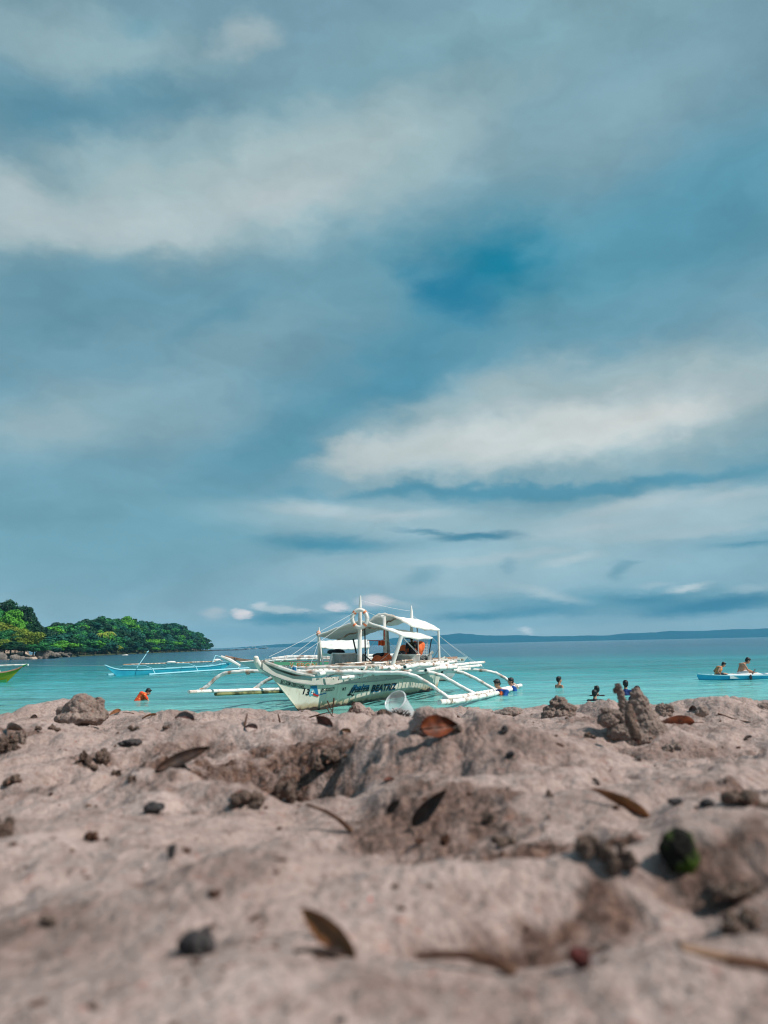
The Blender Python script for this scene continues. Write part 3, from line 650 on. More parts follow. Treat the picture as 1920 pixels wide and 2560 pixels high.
# ------------------------------------------------------------------ boats
class Frame:
    def __init__(s, O, d):
        s.O = Vector(O); s.d = Vector((d[0], d[1], 0)).normalized(); s.n = Vector((s.d.y, -s.d.x, 0))
    def __call__(s, t, v, z): return s.O + s.d * t + s.n * v + Vector((0, 0, z))
class Hull:
    """double-ended boat: t runs from the bow foot (0) to the stern foot (Ls)"""
    def __init__(s, fr, Ls, rake0, rake1, sheer, beam, zk=-.28, flat=2.3, keel=.07):
        s.fr, s.Ls, s.r0, s.r1, s.sh, s.beam, s.zk, s.fl, s.keel = fr, Ls, rake0, rake1, sheer, beam, zk, flat, keel
    def sheer(s, t): return float(np.interp(t, [a for a, b in s.sh], [b for a, b in s.sh]))
    def t0(s, z): return -s.r0 * z
    def t1(s, z): return s.Ls + s.r1 * z
    def half(s, t, z):
        a, b = s.t0(z), s.t1(z); u = min(max((t - a) / (b - a), 0), 1)
        q = max(0.0, (z - s.zk) / (.75 - s.zk)); bm = s.keel + (s.beam - s.keel) * q ** .55
        return bm * max(0.0, 1 - abs(2 * u - 1) ** s.fl)
    def tz(s, u, k):
        z = s.zk + k * (.6 - s.zk)
        for _ in range(14):
            t = s.t0(z) + u * (s.t1(z) - s.t0(z)); z = s.zk + k * (s.sheer(t) - s.zk)
        return t, z
    def mb(s, nu=44, nk=12, shrink=0.0):
        us = [0.5 - .5 * math.cos(math.pi * i / nu) for i in range(nu + 1)]; mb = MB()
        rows = [[s.tz(u, k / nk) for k in range(nk + 1)] for u in us]
        P = []
        for r in rows:
            a = [s.fr(t, max(s.half(t, z), .012), z) for t, z in r][::-1]; b = [s.fr(t, -max(s.half(t, z), .012), z) for t, z in r]
            P.append(a + b)
        m = len(P[0]); vs = [p for r in P for p in r]
        fs = [(i * m + j, i * m + j + 1, (i + 1) * m + j + 1, (i + 1) * m + j) for i in range(nu) for j in range(m - 1)]
        fs += [tuple(range(m)), tuple(range(nu * m, nu * m + m))[::-1]]
        fs += [(i * m, (i + 1) * m, (i + 1) * m + m - 1, i * m + m - 1) for i in range(nu)]  # deck
        return mb.add(vs, fs)
    def strake(s, mb, ta, tb, dz0, dz1, th, side=1, n=30):
        """plank running along the sheer from dz0 to dz1 above it"""
        A_, B_ = [], []
        for i in range(n + 1):
            t = ta + (tb - ta) * i / n; z = s.sheer(t); h = max(s.half(t, z - .02), .02)
            A_.append((t, z, h))
        P = []
        for (t, z, h) in A_:
            P.append([s.fr(t, side * (h + th), z + dz0), s.fr(t, side * (h + th), z + dz1), s.fr(t, side * (h - .01), z + dz1), s.fr(t, side * (h - .01), z + dz0)])
        vs = [p for r in P for p in r]; fs = []
        for i in range(n):
            for k in range(4): a = i * 4 + k; b = i * 4 + (k + 1) % 4; fs.append((a, b, b + 4, a + 4))
        fs += [(0, 1, 2, 3), (n * 4 + 3, n * 4 + 2, n * 4 + 1, n * 4)]
        mb.add(vs, fs)
    def find(s, px, py, side=1):
        best = None
        ts = np.linspace(-2, s.Ls + 1, 160)
        for t in ts:
            for z in np.linspace(0.0, 1.1, 45):
                if z > s.sheer(t) + .02: break
                q = proj(s.fr(t, side * s.half(t, z), z)); e = (q[0] - px) ** 2 + (q[1] - py) ** 2
                if best is None or e < best[0]: best = (e, t, z)
        return best[1], best[2]

def text_geo(txt, bold=0.0):
    cu = bpy.data.curves.new('t', 'FONT'); cu.body = txt; cu.offset = bold; cu.resolution_u = 3
    o = bpy.data.objects.new('t', cu); col.objects.link(o); dg = bpy.context.evaluated_depsgraph_get(); dg.update()
    me = bpy.data.meshes.new_from_object(o.evaluated_get(dg)); bpy.data.objects.remove(o)
    bm = bmesh.new(); bm.from_mesh(me); bmesh.ops.remove_doubles(bm, verts=bm.verts, dist=1e-4)
    v = [tuple(x.co) for x in bm.verts]; f = [tuple(x.index for x in fc.verts) for fc in bm.faces]; bm.free()
    xs = [a[0] for a in v]; x0, x1 = min(xs), max(xs)
    ref = .70   # cap height of the built-in face
    return [((a[0] - x0) / (x1 - x0), a[1] / ref) for a in v], f
def hull_text(hull, txt, p0, p1, hpx, mat, parent, name='lettering', shear=0.0, bold=0.0, off=.008, side=1, dx=0, dy=0):
    """text between two points on the hull side (baseline ends), hpx its height"""
    a = hull.find(p0[0] + dx, p0[1] + dy, side); b = hull.find(p1[0] + dx, p1[1] + dy, side); c = hull.find(p0[0] + dx, p0[1] + dy - hpx, side)
    H = c[1] - a[1]; v, f = text_geo(txt, bold); mb = MB(); vs = []
    for (x, y) in v:
        t = a[0] + (b[0] - a[0]) * x + shear * y * H; z = a[1] + (b[1] - a[1]) * x + y * H
        vs.append(hull.fr(t, side * (hull.half(t, z) + off), z))
    mb.add(vs, f); return mb.build(name, mat, parent, smooth=False)
def hull_poly(hull, pix, mat, parent, name, off=.007):
    tz = [hull.find(*p) for p in pix]; mb = MB(); n = len(tz)
    ct = sum(a[0] for a in tz) / n; cz = sum(a[1] for a in tz) / n; P = []
    for (t, z) in tz: P.append(hull.fr(t, hull.half(t, z) + off, z))
    P2 = []
    for i in range(n):
        t = (tz[i][0] + tz[(i + 1) % n][0]) / 2; z = (tz[i][1] + tz[(i + 1) % n][1]) / 2; P2.append(hull.fr(t, hull.half(t, z) + off, z))
    vs = [q for pr in zip(P, P2) for q in pr]
    mb.add(vs, [tuple(range(2 * n))]); return mb.build(name, mat, parent, smooth=False)
def cyl_pts(pts): return [W(*p) for p in pts]
def jitter_pts(pts, amt, seed, sub=5):
    r = random.Random(seed); pts = [Vector(p) for p in pts]; out = []
    for i in range(len(pts) - 1):
        for k in range(sub):
            f = k / sub; p = pts[i].lerp(pts[i + 1], f)
            if 0 < i + k: p = p + Vector((r.uniform(-1, 1), r.uniform(-1, 1), r.uniform(-1, 1))) * amt
            out.append(p)
    out.append(pts[-1]); return out
def bamboo(mb, pts, r, seed=0, amt=.004, n=9, node=.42):
    """bamboo pole with swollen nodes and a hollow end"""
    P = jitter_pts(pts, amt, seed, 4); T = [0.0]
    for i in range(1, len(P)): T.append(T[-1] + (P[i] - P[i - 1]).length)
    tot = T[-1]; rr = random.Random(seed + 9); pos = []; x = rr.uniform(.1, .35)
    keys = set([0.0, tot]) | set(T)
    while x < tot - .05: keys |= {x - .02, x, x + .02}; pos.append(x); x += node * rr.uniform(.85, 1.15)
    ks = sorted(k for k in keys if 0 <= k <= tot); Q, Rr = [], []
    def at(s_):
        for i in range(1, len(T)):
            if s_ <= T[i] + 1e-9: f = (s_ - T[i - 1]) / max(T[i] - T[i - 1], 1e-9); return P[i - 1].lerp(P[i], f)
        return P[-1]
    last = None
    for k in ks:
        if last is not None and k - last < .004: continue
        last = k; Q.append(at(k)); near = min([abs(k - p) for p in pos] + [9]); Rr.append(r * (1.13 if near < .006 else 1.0))
    mb.tube(Q, Rr, n); return mb
def rope(mb, a, b, r=.006, sag=.03):
    a, b = Vector(a), Vector(b); mb.tube([a.lerp(b, f / 6) - Vector((0, 0, sag * 4 * (f / 6) * (1 - f / 6))) for f in range(7)], r, 5)

def hull_mat(name, base, stain, wl, top=None):
    m = bpy.data.materials.new(name); m.use_nodes = True; t = m.node_tree; b = t.nodes['Principled BSDF']; b.inputs['Roughness'].default_value = .5; b.inputs['Specular IOR Level'].default_value = .35
    tcn = N(t, 'ShaderNodeTexCoord'); sp = N(t, 'ShaderNodeSeparateXYZ'); t.links.new(tcn.outputs['Object'], sp.inputs[0])
    def nz(sc, s=(1, 1, 1), det=5):
        mp = N(t, 'ShaderNodeMapping'); t.links.new(tcn.outputs['Object'], mp.inputs[0]); mp.inputs['Scale'].default_value = s
        n = N(t, 'ShaderNodeTexNoise'); n.inputs['Scale'].default_value = sc; n.inputs['Detail'].default_value = det; t.links.new(mp.outputs[0], n.inputs['Vector']); return n.outputs['Fac']
    def mr(x, lo, hi, a=0, c=1):
        r = N(t, 'ShaderNodeMapRange'); t.links.new(x, r.inputs[0]); r.inputs[1].default_value = lo; r.inputs[2].default_value = hi; r.inputs[3].default_value = a; r.inputs[4].default_value = c; return r.outputs[0]
    c0 = mixc(t, mr(nz(1.2), .4, .65), base + (1,), tuple(x * .82 for x in base) + (1,))
    c0 = mixc(t, mr(nz(9, (1, 1, .25)), .55, .8, 0, .5), c0, (.42, .33, .22, 1))      # vertical dribbles
    c0 = mixc(t, mr(nz(26), .66, .72, 0, .8), c0, (.20, .11, .06, 1))                  # chips
    zz = mathn(t, 'ADD', sp.outputs[2], mathn(t, 'MULTIPLY', mathn(t, 'SUBTRACT', nz(4, (1, 1, 2)), .5), .16))
    c0 = mixc(t, mr(zz, wl + .13, wl + .03, 0, .75), c0, stain + (1,))
    c0 = mixc(t, mr(zz, wl + .02, wl - .02, 0, 1), c0, (.045, .025, .02, 1))
    t.links.new(c0, b.inputs['Base Color'])
    bn = N(t, 'ShaderNodeBump'); bn.inputs['Strength'].default_value = .3; bn.inputs['Distance'].default_value = .01; t.links.new(nz(14), bn.inputs['Height']); t.links.new(bn.outputs[0], b.inputs['Normal'])
    return m

# ---- the big boat in the middle
F1 = Frame((-1.89, 17.6, 0), (.40, .917))
H1 = Hull(F1, 8.5, 1.42, .9, [(-1.75, 1.20), (-1.5, 1.06), (-1.1, .93), (-.6, .80), (0, .71), (1, .66), (3, .63), (6, .63), (8, .70), (8.8, .85), (9.4, 1.0)], .46)
MT['hull1'] = hull_mat('hull_pale_green', (.70, .67, .57), (.34, .22, .10), .085)
boat = empty('outrigger_boat', F1(4, 0, 0), 'large white bamboo outrigger boat with pale green hull, lifebuoy mast and two canvas roofs', 'boat', 'outrigger boats')
H1.mb().build('hull', MT['hull1'], boat)
mb = MB(); H1.strake(mb, -1.55, 8.9, -.10, .012, .022); H1.strake(mb, -1.55, 8.9, -.10, .012, .022, -1); mb.build('top_plank', material('top_plank_paint', (.40, .41, .37), .6, .3, ((.52, .50, .46), 2.5, .4, .7)), boat)
mb = MB(); H1.strake(mb, -1.55, 8.9, -.125, -.10, .032); mb.build('rubbing_strip', MT['grey'], boat)
# bow head: white upturned stem knob and the weathered fore boards
mb = MB(); P = cyl_pts([(655, 1672, 16.35), (646, 1662, 16.2), (641, 1652, 16.1), (640, 1645, 16.1)]); mb.tube(P, [.075, .065, .06, .05], 10); mb.ell(P[-1], (.055, .055, .045)); mb.build('stem_head', MT['white'], boat)
mb = MB()
for side in (-1, 1): mb.tube([F1(-1.5, side * .03, 1.12), F1(-1.05, side * .12, .99), F1(-.5, side * .2, .86), F1(.15, side * .27, .76)], [.035, .04, .035, .025], 8)
mb.slab([[F1(t, v, z) for v in (-w, 0, w)] for t, z, w in ((-1.4, 1.09, .05), (-1.0, 1.0, .12), (-.5, .87, .18), (-.1, .79, .22))], .02); mb.build('fore_deck', material('fore_deck_paint', (.50, .49, .48), .6, .3, ((.30, .27, .24), 4, .45, .65)), boat)
mb = MB(); mb.tube(cyl_pts([(737, 1684, 17.6), (737, 1665, 17.6)]), .045, 10); o = mb.build('bollard', MT['white'], boat)
mb = MB(); c = W(736, 1675, 17.54); mb.tube([c - Vector((0, 0, .06)), c + Vector((0, 0, .06))], .047, 10); mb.build('band', MT['blue_paint'], o)
# bolts on the top plank
for px in (808, 831, 846, 873, 895, 915, 940, 962):
    t, z = H1.find(px, 1697); q = F1(t, H1.half(t, z) + .025, z); mb = MB(); mb.ell(q, (.016, .016, .016), 8, 6); mb.build('bolt', MT['white'] if px in (808, 831, 915) else MT['dark'], boat)
# lettering
hull_text(H1, 'BCL-SOM 120817-05405', (702, 1709), (758, 1724), 7.5, MT['black_paint'], boat, bold=.012)
hull_text(H1, '13', (756, 1736), (769, 1738), 14, MT['black_paint'], boat, bold=.02, shear=.15)
hull_text(H1, '05-0002271', (800, 1730), (832, 1727), 7, MT['black_paint'], boat, bold=.01, shear=.2)
hull_text(H1, 'M B', (853, 1727.5), (864, 1727.5), 9, MT['black_paint'], boat, bold=.012)
hull_text(H1, 'Jhaiza', (872, 1730), (921, 1724), 13, MT['blue_paint'], boat, 'lettering_shade', shear=.55, bold=.05, off=.006, dx=2, dy=-2)
hull_text(H1, 'Jhaiza', (871, 1733), (919, 1727), 13, MT['black_paint'], boat, shear=.55, bold=.02, off=.010)
hull_text(H1, 'BEATRIZ', (927, 1730.5), (987, 1725), 15.5, MT['blue_paint'], boat, 'lettering_shade', shear=.25, bold=.035, off=.006)
hull_text(H1, 'BEATRIZ', (928, 1728), (988, 1722.5), 14.5, MT['black_paint'], boat, shear=.25, bold=.03, off=.010)
# loop of the big script initial
mb = MB(); pts = []
for i in range(15):
    a = i / 14 * 6.0; px, py = 869.5 + 3.6 * math.cos(a + .6), 1734.5 + 4 * math.sin(a + .6); t, z = H1.find(px, py); pts.append(F1(t, H1.half(t, z) + .012, z))
mb.tube(pts, .012, 5)
pts = []
for px, py in ((871, 1738), (876, 1736), (880, 1739), (884, 1738)): t, z = H1.find(px, py); pts.append(F1(t, H1.half(t, z) + .012, z))
mb.tube(pts, .012, 5); mb.build('lettering_loop', MT['black_paint'], boat)
# coast-guard style emblem on the bow: shield, blue stroke, red stroke
hull_poly(H1, [(773, 1719), (786.5, 1719.5), (785, 1731), (782, 1739), (774, 1742.5), (769, 1737), (771, 1728)], MT['emblem'], boat, 'emblem', .007)
hull_poly(H1, [(775, 1715), (789, 1715), (795, 1735), (815, 1731), (815, 1733), (792, 1741), (785, 1722), (774, 1718.5)], MT['blue_paint'], boat, 'emblem_stroke', .010)
hull_poly(H1, [(783, 1733), (793, 1737.5), (797, 1736.5), (792, 1741.5), (782, 1737)], MT['red_paint'], boat, 'emblem_stroke', .013)
hull_poly(H1, [(776, 1727), (781, 1727), (780, 1735), (775, 1734)], MT['white'], boat, 'emblem_centre', .011)
hull_text(H1, 'II', (776.5, 1732.5), (780, 1732.5), 4, MT['black_paint'], boat, bold=.01, off=.014)

def boom(px, name='boom', r=.05, seed=1, mat='bamboo', parent=boat):
    mb = MB(); bamboo(mb, [W(*p) if len(p) == 3 and p[0] > 100 else Vector(p) for p in px], r, seed); return mb.build(name, MT[mat], parent)
boom([(504, 1725, 18.4), (520, 1714, 18.4), (538, 1697, 18.4), (552, 1687.5, 18.4), (567, 1682.5, 18.35), (587, 1680, 18.3), (607, 1678, 18.3), (700, 1678, 18.15), (850, 1680, 17.95), (1000, 1682, 17.75), (1022, 1685, 17.7), (1042, 1692, 17.7), (1075, 1711, 17.6), (1105, 1733, 17.55), (1127, 1750, 17.5)], r=.043, seed=2)
boom([(637, 1722, 20.4), (655, 1708, 20.4), (677, 1696, 20.4), (705, 1687, 20.4), (930, 1680, 20.2), (1060, 1680, 19.85), (1080, 1682, 19.8), (1105, 1689, 19.8), (1130, 1704, 19.8), (1165, 1724, 19.7), (1196, 1738, 19.7)], r=.046, seed=3)
s3 = F1(5.3, -2.6, .22)
boom([tuple(s3), tuple(F1(5.3, -2.0, .6)), tuple(F1(5.3, -1.3, .8)), (1090, 1678, 22.3), (1130, 1678, 22.2), (1158, 1682, 22.1), (1190, 1697, 22.1), (1222, 1716, 22.0), (1246, 1729, 22)], r=.047, seed=4)
boom([tuple(F1(7.6, -2.6, .12)), tuple(F1(7.6, -2.0, .5)), tuple(F1(7.6, -1.3, .78)), (1110, 1673, 24.8), (1190, 1675, 24.5), (1216, 1677, 24.4), (1240, 1683, 24.4), (1262, 1695, 24.3), (1282, 1709, 24.3), (1296, 1718, 24.3)], r=.047, seed=5)
# starboard float (lifted, mossy lower bamboo) and port float
PA = W(472, 1730, 17.7); PE = F1(9.3, -2.55, .06)
def lerp_line(a, b, n=6, dz=0): return [a.lerp(b, i / n) + Vector((0, 0, dz)) for i in range(n + 1)]
mb = MB(); bamboo(mb, lerp_line(PA, PE), .040, 11); mb.build('float', MT['bamboo'], boat)
mb = MB(); bamboo(mb, lerp_line(PA.lerp(PE, .10), PE, 6, -.068), .040, 12); mb.build('float', MT['mossy'], boat)
mb = MB(); bamboo(mb, cyl_pts([(1098, 1756, 16.9), (1141, 1754, 17.9), (1187, 1745, 19.4), (1250, 1731, 22), (1290, 1720, 24.6)]), .058, 13); mb.build('float', MT['bamboo'], boat)
mb = MB(); bamboo(mb, cyl_pts([(1111, 1746, 17.5), (1171, 1739, 19.3), (1241, 1726, 22.3), (1302, 1713.5, 25.2)]), .055, 14); mb.build('float', MT['bamboo'], boat)
# lashings at the joints
for px, py, D in ((504, 1725, 18.35), (638, 1722, 20.35), (1127, 1750, 17.45), (1195, 1738, 19.65), (1246, 1729, 21.95), (1293, 1717, 24.25), (620, 1679, 18.25)):
    mb = MB(); c = W(px, py, D)
    for k in range(4): mb.tube([c + F1.n * (-.03 + k * .02) + F1.d * .050 * math.cos(a / 2.0) + Vector((0, 0, .050 * math.sin(a / 2.0) - .01)) for a in range(0, 14)], .008, 4)
    mb.build('lashing', MT['bare'], boat)
# long side poles, both sides
k = 0
for (v, z, ta, tb, r) in ((.62, .80, .7, 7.9, .05), (.60, .70, .75, 4.6, .045), (.60, .71, 4.7, 8.2, .045), (.95, .86, 1.9, 7.7, .045), (-.62, .80, .7, 7.9, .05), (-.95, .86, 1.9, 7.7, .045), (.30, .80, .3, 2.6, .045), (1.45, .80, 3.0, 8.9, .042), (1.62, .73, 4.2, 8.0, .04), (-1.45, .80, 3.0, 8.0, .04), (1.15, .83, 2.2, 6.4, .045)):
    mb = MB(); k += 1; bamboo(mb, [F1(ta, v, z), F1((ta + tb) / 2, v * 1.01, z + .01), F1(tb, v, z)], r, 20 + k, .008); mb.build('side_pole', MT['bamboo'], boat)
# short cross poles sticking out, hollow ends to the front
for i, (px, py, D, vl) in enumerate(((864, 1669, 19.1, 1), (1012, 1668, 18.9, 1), (1064, 1676, 19.7, 1), (1105, 1680, 21.1, 1), (905, 1672, 18.6, 1))):
    mb = MB(); a = W(px, py, D); bamboo(mb, [a, a + F1.d * .9 + Vector((0, 0, .02)), a + F1.d * 2.3], .05, 40 + i); o = mb.build('pole_end', MT['bamboo'], boat)
    mb = MB(); mb.tube([a - F1.d * .003, a + F1.d * .02], .03, 10); mb.build('hollow', MT['dark'], o)
# cross slats under the side poles and bamboo floor
r2 = random.Random(8)
for i in range(26):
    t = 1.4 + i * .27; mb = MB(); bamboo(mb, [F1(t, -.98 + r2.uniform(-.06, .06), .905), F1(t + r2.uniform(-.03, .03), 0, .91), F1(t, 1.0 + r2.uniform(-.12, .1), .905)], .03, 60 + i, .006); mb.build('floor_slat', MT['bare' if i % 3 else 'bamboo'], boat)
for i in range(9):
    t = 3.9 + i * .36; c = F1(t, .565, .715); mb = MB(); mb.tube([F1(t, .53, .64), F1(t, .53, .76)], .028, 8); mb.build('stanchion', MT['white'], boat)
# loose bamboo odds and ends on the front of the floor
for i in range(14):
    t = r2.uniform(1.6, 4.4); v = r2.uniform(.1, 1.0); a = r2.uniform(-.5, .5) + (1.57 if i % 3 == 0 else 0); l = r2.uniform(.25, .6); c = F1(t, v, .955 + r2.uniform(0, .04)); d = (F1.d * math.cos(a) + F1.n * math.sin(a)) * l
    mb = MB(); bamboo(mb, [c - d, c, c + d], .022, 90 + i, .004); mb.build('loose_cane', MT['bare' if i % 2 else 'bamboo'], boat)
# masts and posts
def post(pts, r, mat='white', name='post', parent=boat, n=10):
    mb = MB(); mb.tube(cyl_pts(pts), r, n); return mb.build(name, MT[mat], parent)
D1 = 20.2
post([(899, 1662, D1), (899.5, 1600, D1), (900, 1545, D1), (900.5, 1510, D1), (901, 1489, D1)], [.056, .054, .052, .036, .018], name='mast')
post([(1029, 1662, 23.85), (1029, 1545, 23.85), (1029, 1530, 23.85), (1028, 1514, 23.85)], [.055, .05, .04, .015], name='mast')
post([(797.5, 1568, 21), (797, 1590, 21), (797, 1640, 21), (796, 1666, 21)], [.010, .035, .035, .035])
post([(798, 1592, 20.9), (803, 1635, 20.9), (809, 1666, 20.9)], .03)
mb = MB(); mb.ell(W(796, 1584, 21), (.06, .06, .08)); mb.build('post_cap', MT['salmon'], boat)
post([(1004, 1588, 19.95), (993, 1625, 19.95), (981, 1663, 19.95)], .05)
post([(961, 1541, 21.9), (962, 1600, 21.9), (963, 1660, 21.9)], .05)
post([(952, 1540, 21.9), (966, 1540, 21.9)], .025, name='crosspiece')
post([(1096, 1573, 23.6), (1097.5, 1620, 23.6), (1099, 1662, 23.6)], .033)
post([(1042, 1562, 22.6), (1045, 1600, 22.6), (1047, 1655, 22.6)], .018, 'grey')
post([(883, 1598, 22.6), (889, 1625, 22.3), (897, 1660, 22.0)], .022, 'dark')
post([(912, 1573, 21.2), (913, 1620, 21.2), (915, 1660, 21.2)], .018, 'dark')
post([(908, 1636, 20.6), (936, 1659, 20.6)], .016, 'dark')
post([(1079, 1595, 22), (1072, 1640, 22.2)], .015, 'dark')
mb = MB(); mb.slab([[W(966, 1575, 22.3), W(972, 1575, 22.3)], [W(966, 1660, 22.3), W(979, 1660, 22.3)]], .04)
mb = MB(); mb.add([W(966, 1575, 22.2), W(971, 1575, 22.2), W(978, 1662, 22.2), W(966, 1662, 22.2), W(966, 1575, 22.3), W(971, 1575, 22.3), W(978, 1662, 22.3), W(966, 1662, 22.3)], [(0, 1, 2, 3), (7, 6, 5, 4), (0, 4, 5, 1), (1, 5, 6, 2), (2, 6, 7, 3), (3, 7, 4, 0)]); mb.build('board', MT['grey'], boat, smooth=False)
# canvas roofs: arched sheet, rolled edge, rafters
def canopy(front, rear, name='canopy', sagm=.05, parent=boat, mat='canvas', th=.03):
    """front / rear: lists of world points across the boat"""
    nf = 14; rows = []
    for j in range(nf + 1):
        f = j / nf; row = []
        for i in range(21):
            g = i / 20 * (len(front) - 1); k = min(int(g), len(front) - 2); h = g - k
            a = front[k].lerp(front[k + 1], h); b = rear[k].lerp(rear[k + 1], h); p = a.lerp(b, f)
            p = p + Vector((0, 0, -sagm * 4 * f * (1 - f) * (.6 + .4 * math.sin(i * 1.3)) + .008 * math.sin(i * 2.1 + j)))
            row.append(p)
        rows.append(row)
    mb = MB(); mb.slab(rows, th); o = mb.build(name, MT[mat], parent)
    for e in (rows[0], rows[-1], [r[0] for r in rows], [r[-1] for r in rows]):
        m2 = MB(); m2.tube([p - Vector((0, 0, th * .5)) for p in e], .026, 7); m2.build('hem', MT['white'], o)
    for f_ in (7,): m2 = MB(); m2.tube([p - Vector((0, 0, .05)) for p in rows[f_]], .02, 7); m2.build('rafter', MT['bare'], o)
    return o
def cpts(l): return [W(*p) for p in l]
canopy(cpts([(796, 1587, 20.9), (832, 1573, 20.8), (868, 1560, 20.65), (900, 1551, 20.5), (925, 1556, 20.35), (960, 1569, 20.2), (1004, 1587, 19.95)]),
       cpts([(884, 1597, 22.9), (905, 1588, 22.8), (928, 1579, 22.6), (950, 1572, 22.4), (990, 1573, 22.3), (1035, 1580, 22.15), (1080, 1593, 22.0)]))
canopy(cpts([(924, 1552, 22.2), (934, 1541, 22.1), (946, 1534, 22.0), (962, 1533, 21.9), (985, 1539, 21.8), (1006, 1550, 21.7), (1026, 1561, 21.6)]),
       cpts([(988, 1561, 24.2), (1002, 1556, 24.1), (1014, 1550, 24.0), (1029, 1546, 23.85), (1050, 1550, 23.75), (1074, 1559, 23.65), (1098, 1573, 23.5)]))
# lifebuoy on the mast: hangs there, a thing of its own
c = W(899.5, 1546.5, 20.08); lb = empty('lifebuoy', c, 'round white lifebuoy with salmon bands hung high on the front mast', 'lifebuoy')
ax = Vector((.97, -.22, 0)).normalized(); az_ = Vector((0, 0, 1))
def ringpart(a0, a1, r, R_, name, mat, n=22):
    mb = MB(); mb.tube([c + ax * (R_[0] * math.cos(a0 + (a1 - a0) * i / n)) + az_ * (R_[1] * math.sin(a0 + (a1 - a0) * i / n)) for i in range(n + 1)], r, 12, caps=abs(a1 - a0) < 6); return mb.build(name, mat, lb)
ringpart(0, 2 * math.pi, .049, (.185, .215), 'ring', MT['white'], 40)
for a in (45, 135, 225, 315): ringpart(R(a - 7), R(a + 7), .053, (.185, .215), 'band', MT['ring_orange'], 6)
mb = MB(); mb.tube([c + ax * (.245 * math.cos(a / 24 * 6.283)) + az_ * (.272 * math.sin(a / 24 * 6.283) * (1 + .0 * a)) for a in range(25)], .006, 5, False); mb.build('grab_rope', MT['rope'], lb)
# rigging
for a, b, m in (((899, 1524, 20.2), (673, 1642, 18.0), 'rope'), ((898, 1530, 20.2), (742, 1642, 18.2), 'rope'), ((797, 1588, 21), (700, 1655, 19), 'rope'), ((900, 1520, 20.2), (962, 1545, 21.9), 'rope'), ((902, 1532, 20.2), (1027, 1655, 22.4), 'rope'),
                ((1030, 1538, 23.85), (1210, 1670, 24.4), 'rope'), ((1082, 1595, 22), (1158, 1670, 22.3), 'rope'), ((1099, 1590, 23.6), (1202, 1668, 24.4), 'rope'), ((1004, 1590, 19.95), (1075, 1662, 20.2), 'rope'), ((1000, 1606, 20.2), (942, 1658, 20.4), 'rope'),
                ((1006, 1590, 19.95), (1062, 1645, 22), 'rope'), ((975, 1615, 21), (1016, 1658, 21.2), 'rope'), ((899, 1640, 20.2), (940, 1600, 21.5), 'rope'), ((1118, 1655, 26.4), (1160, 1674, 24.8), 'rope_dark'), ((1097, 1622, 23.6), (1075, 1655, 23), 'rope_dark'), ((900, 1500, 20.2), (1029, 1528, 23.85), 'rope'), ((797, 1600, 21), (775, 1664, 19), 'rope')):
    mb = MB(); rope(mb, W(*a), W(*b), .0042 if m == 'rope' else .008); mb.build('rigging_rope', MT[m], boat)
# corrugated benches
def bench(x0, x1, yt, yb, D, name='bench', rib=.03, bulge=.25):
    n = int((W(x1, yb, D) - W(x0, yb, D)).length / rib) * 4; A_, B_ = [], []
    for i in range(n + 1):
        f = i / n; x = x0 + (x1 - x0) * f; off = -bulge * 4 * f * (1 - f) + .012 * (1 if (i // 2) % 2 else -1)
        A_.append(W(x, yt, D) + Vector((0, off, 0))); B_.append(W(x + (3 if f < .5 else -3) * (1 - abs(2 * f - 1)), yb, D) + Vector((0, off + .05, 0)))
    mb = MB(); vs = A_ + B_ + [p + Vector((0, .04, 0)) for p in A_] + [p + Vector((0, .04, 0)) for p in B_]; m = n + 1; fs = []
    for i in range(n): fs += [(i, i + 1, m + i + 1, m + i), (2 * m + i, 3 * m + i, 3 * m + i + 1, 2 * m + i + 1), (i, 2 * m + i, 2 * m + i + 1, i + 1), (m + i, m + i + 1, 3 * m + i + 1, 3 * m + i)]
    fs += [(0, m, 3 * m, 2 * m), (n, 2 * m + n, 3 * m + n, m + n)]
    o = mb.add(vs, fs).build(name, MT['bench'], boat, smooth=False)
    m2 = MB(); m2.tube([p + Vector((0, .02, .01)) for p in A_[::4]], .022, 7); m2.build('rail', MT['white'], o)
    m3 = MB()
    for x in (x0 + 1, x1 - 1): m3.tube([W(x - 2, yb + 3, D + .5), W(x, yt, D + .5)], .02, 6)
    m3.slab([[W(x0, (yt + yb) / 2, D + .1), W(x1, (yt + yb) / 2, D + .1)], [W(x0, (yt + yb) / 2, D + .55), W(x1, (yt + yb) / 2, D + .55)]], .03); m3.build('seat', MT['white'], o)
bench(831, 888, 1635, 1662, 21.2); bench(889, 914, 1637, 1660, 21.3, bulge=.08); bench(984, 1050, 1638, 1664, 22.0, bulge=.30)
post([(829, 1662, 21.1), (830, 1634, 21.1)], .03); post([(822, 1663, 21.0), (829, 1636, 21.0)], .025); post([(824, 1664, 20.9), (831, 1640, 20.9)], .02)
post([(977, 1664, 21.2), (984, 1640, 21.2)], .03)
# helm box at the stern, pole, stern head
mb = MB(); mb.obox(W(1063, 1651, 23.9), F1.n * .14, F1.d * .2, Vector((0, 0, .15))); o = mb.build('engine_box', MT['grey'], boat, smooth=False)
for x in (1058, 1066): mb = MB(); mb.obox(W(x, 1653, 23.62), Vector((.028, 0, 0)), Vector((0, .01, 0)), Vector((0, 0, .085))); mb.build('opening', MT['dark'], o, smooth=False)
post([(1065, 1639, 23.6), (1075, 1636, 23.6), (1083, 1629, 23.6)], [.03, .035, .05], name='tiller')
for pts in (((1082, 1668, 25.2), (1097, 1660, 25.6), (1113, 1655, 26.2)), ((1088, 1671, 25.0), (1103, 1668, 25.6), (1117, 1652, 26.4)), ((1113, 1668, 26.0), (1115, 1650, 26.3), (1114, 1645, 26.3))): post(list(pts), .055, name='stern_head')
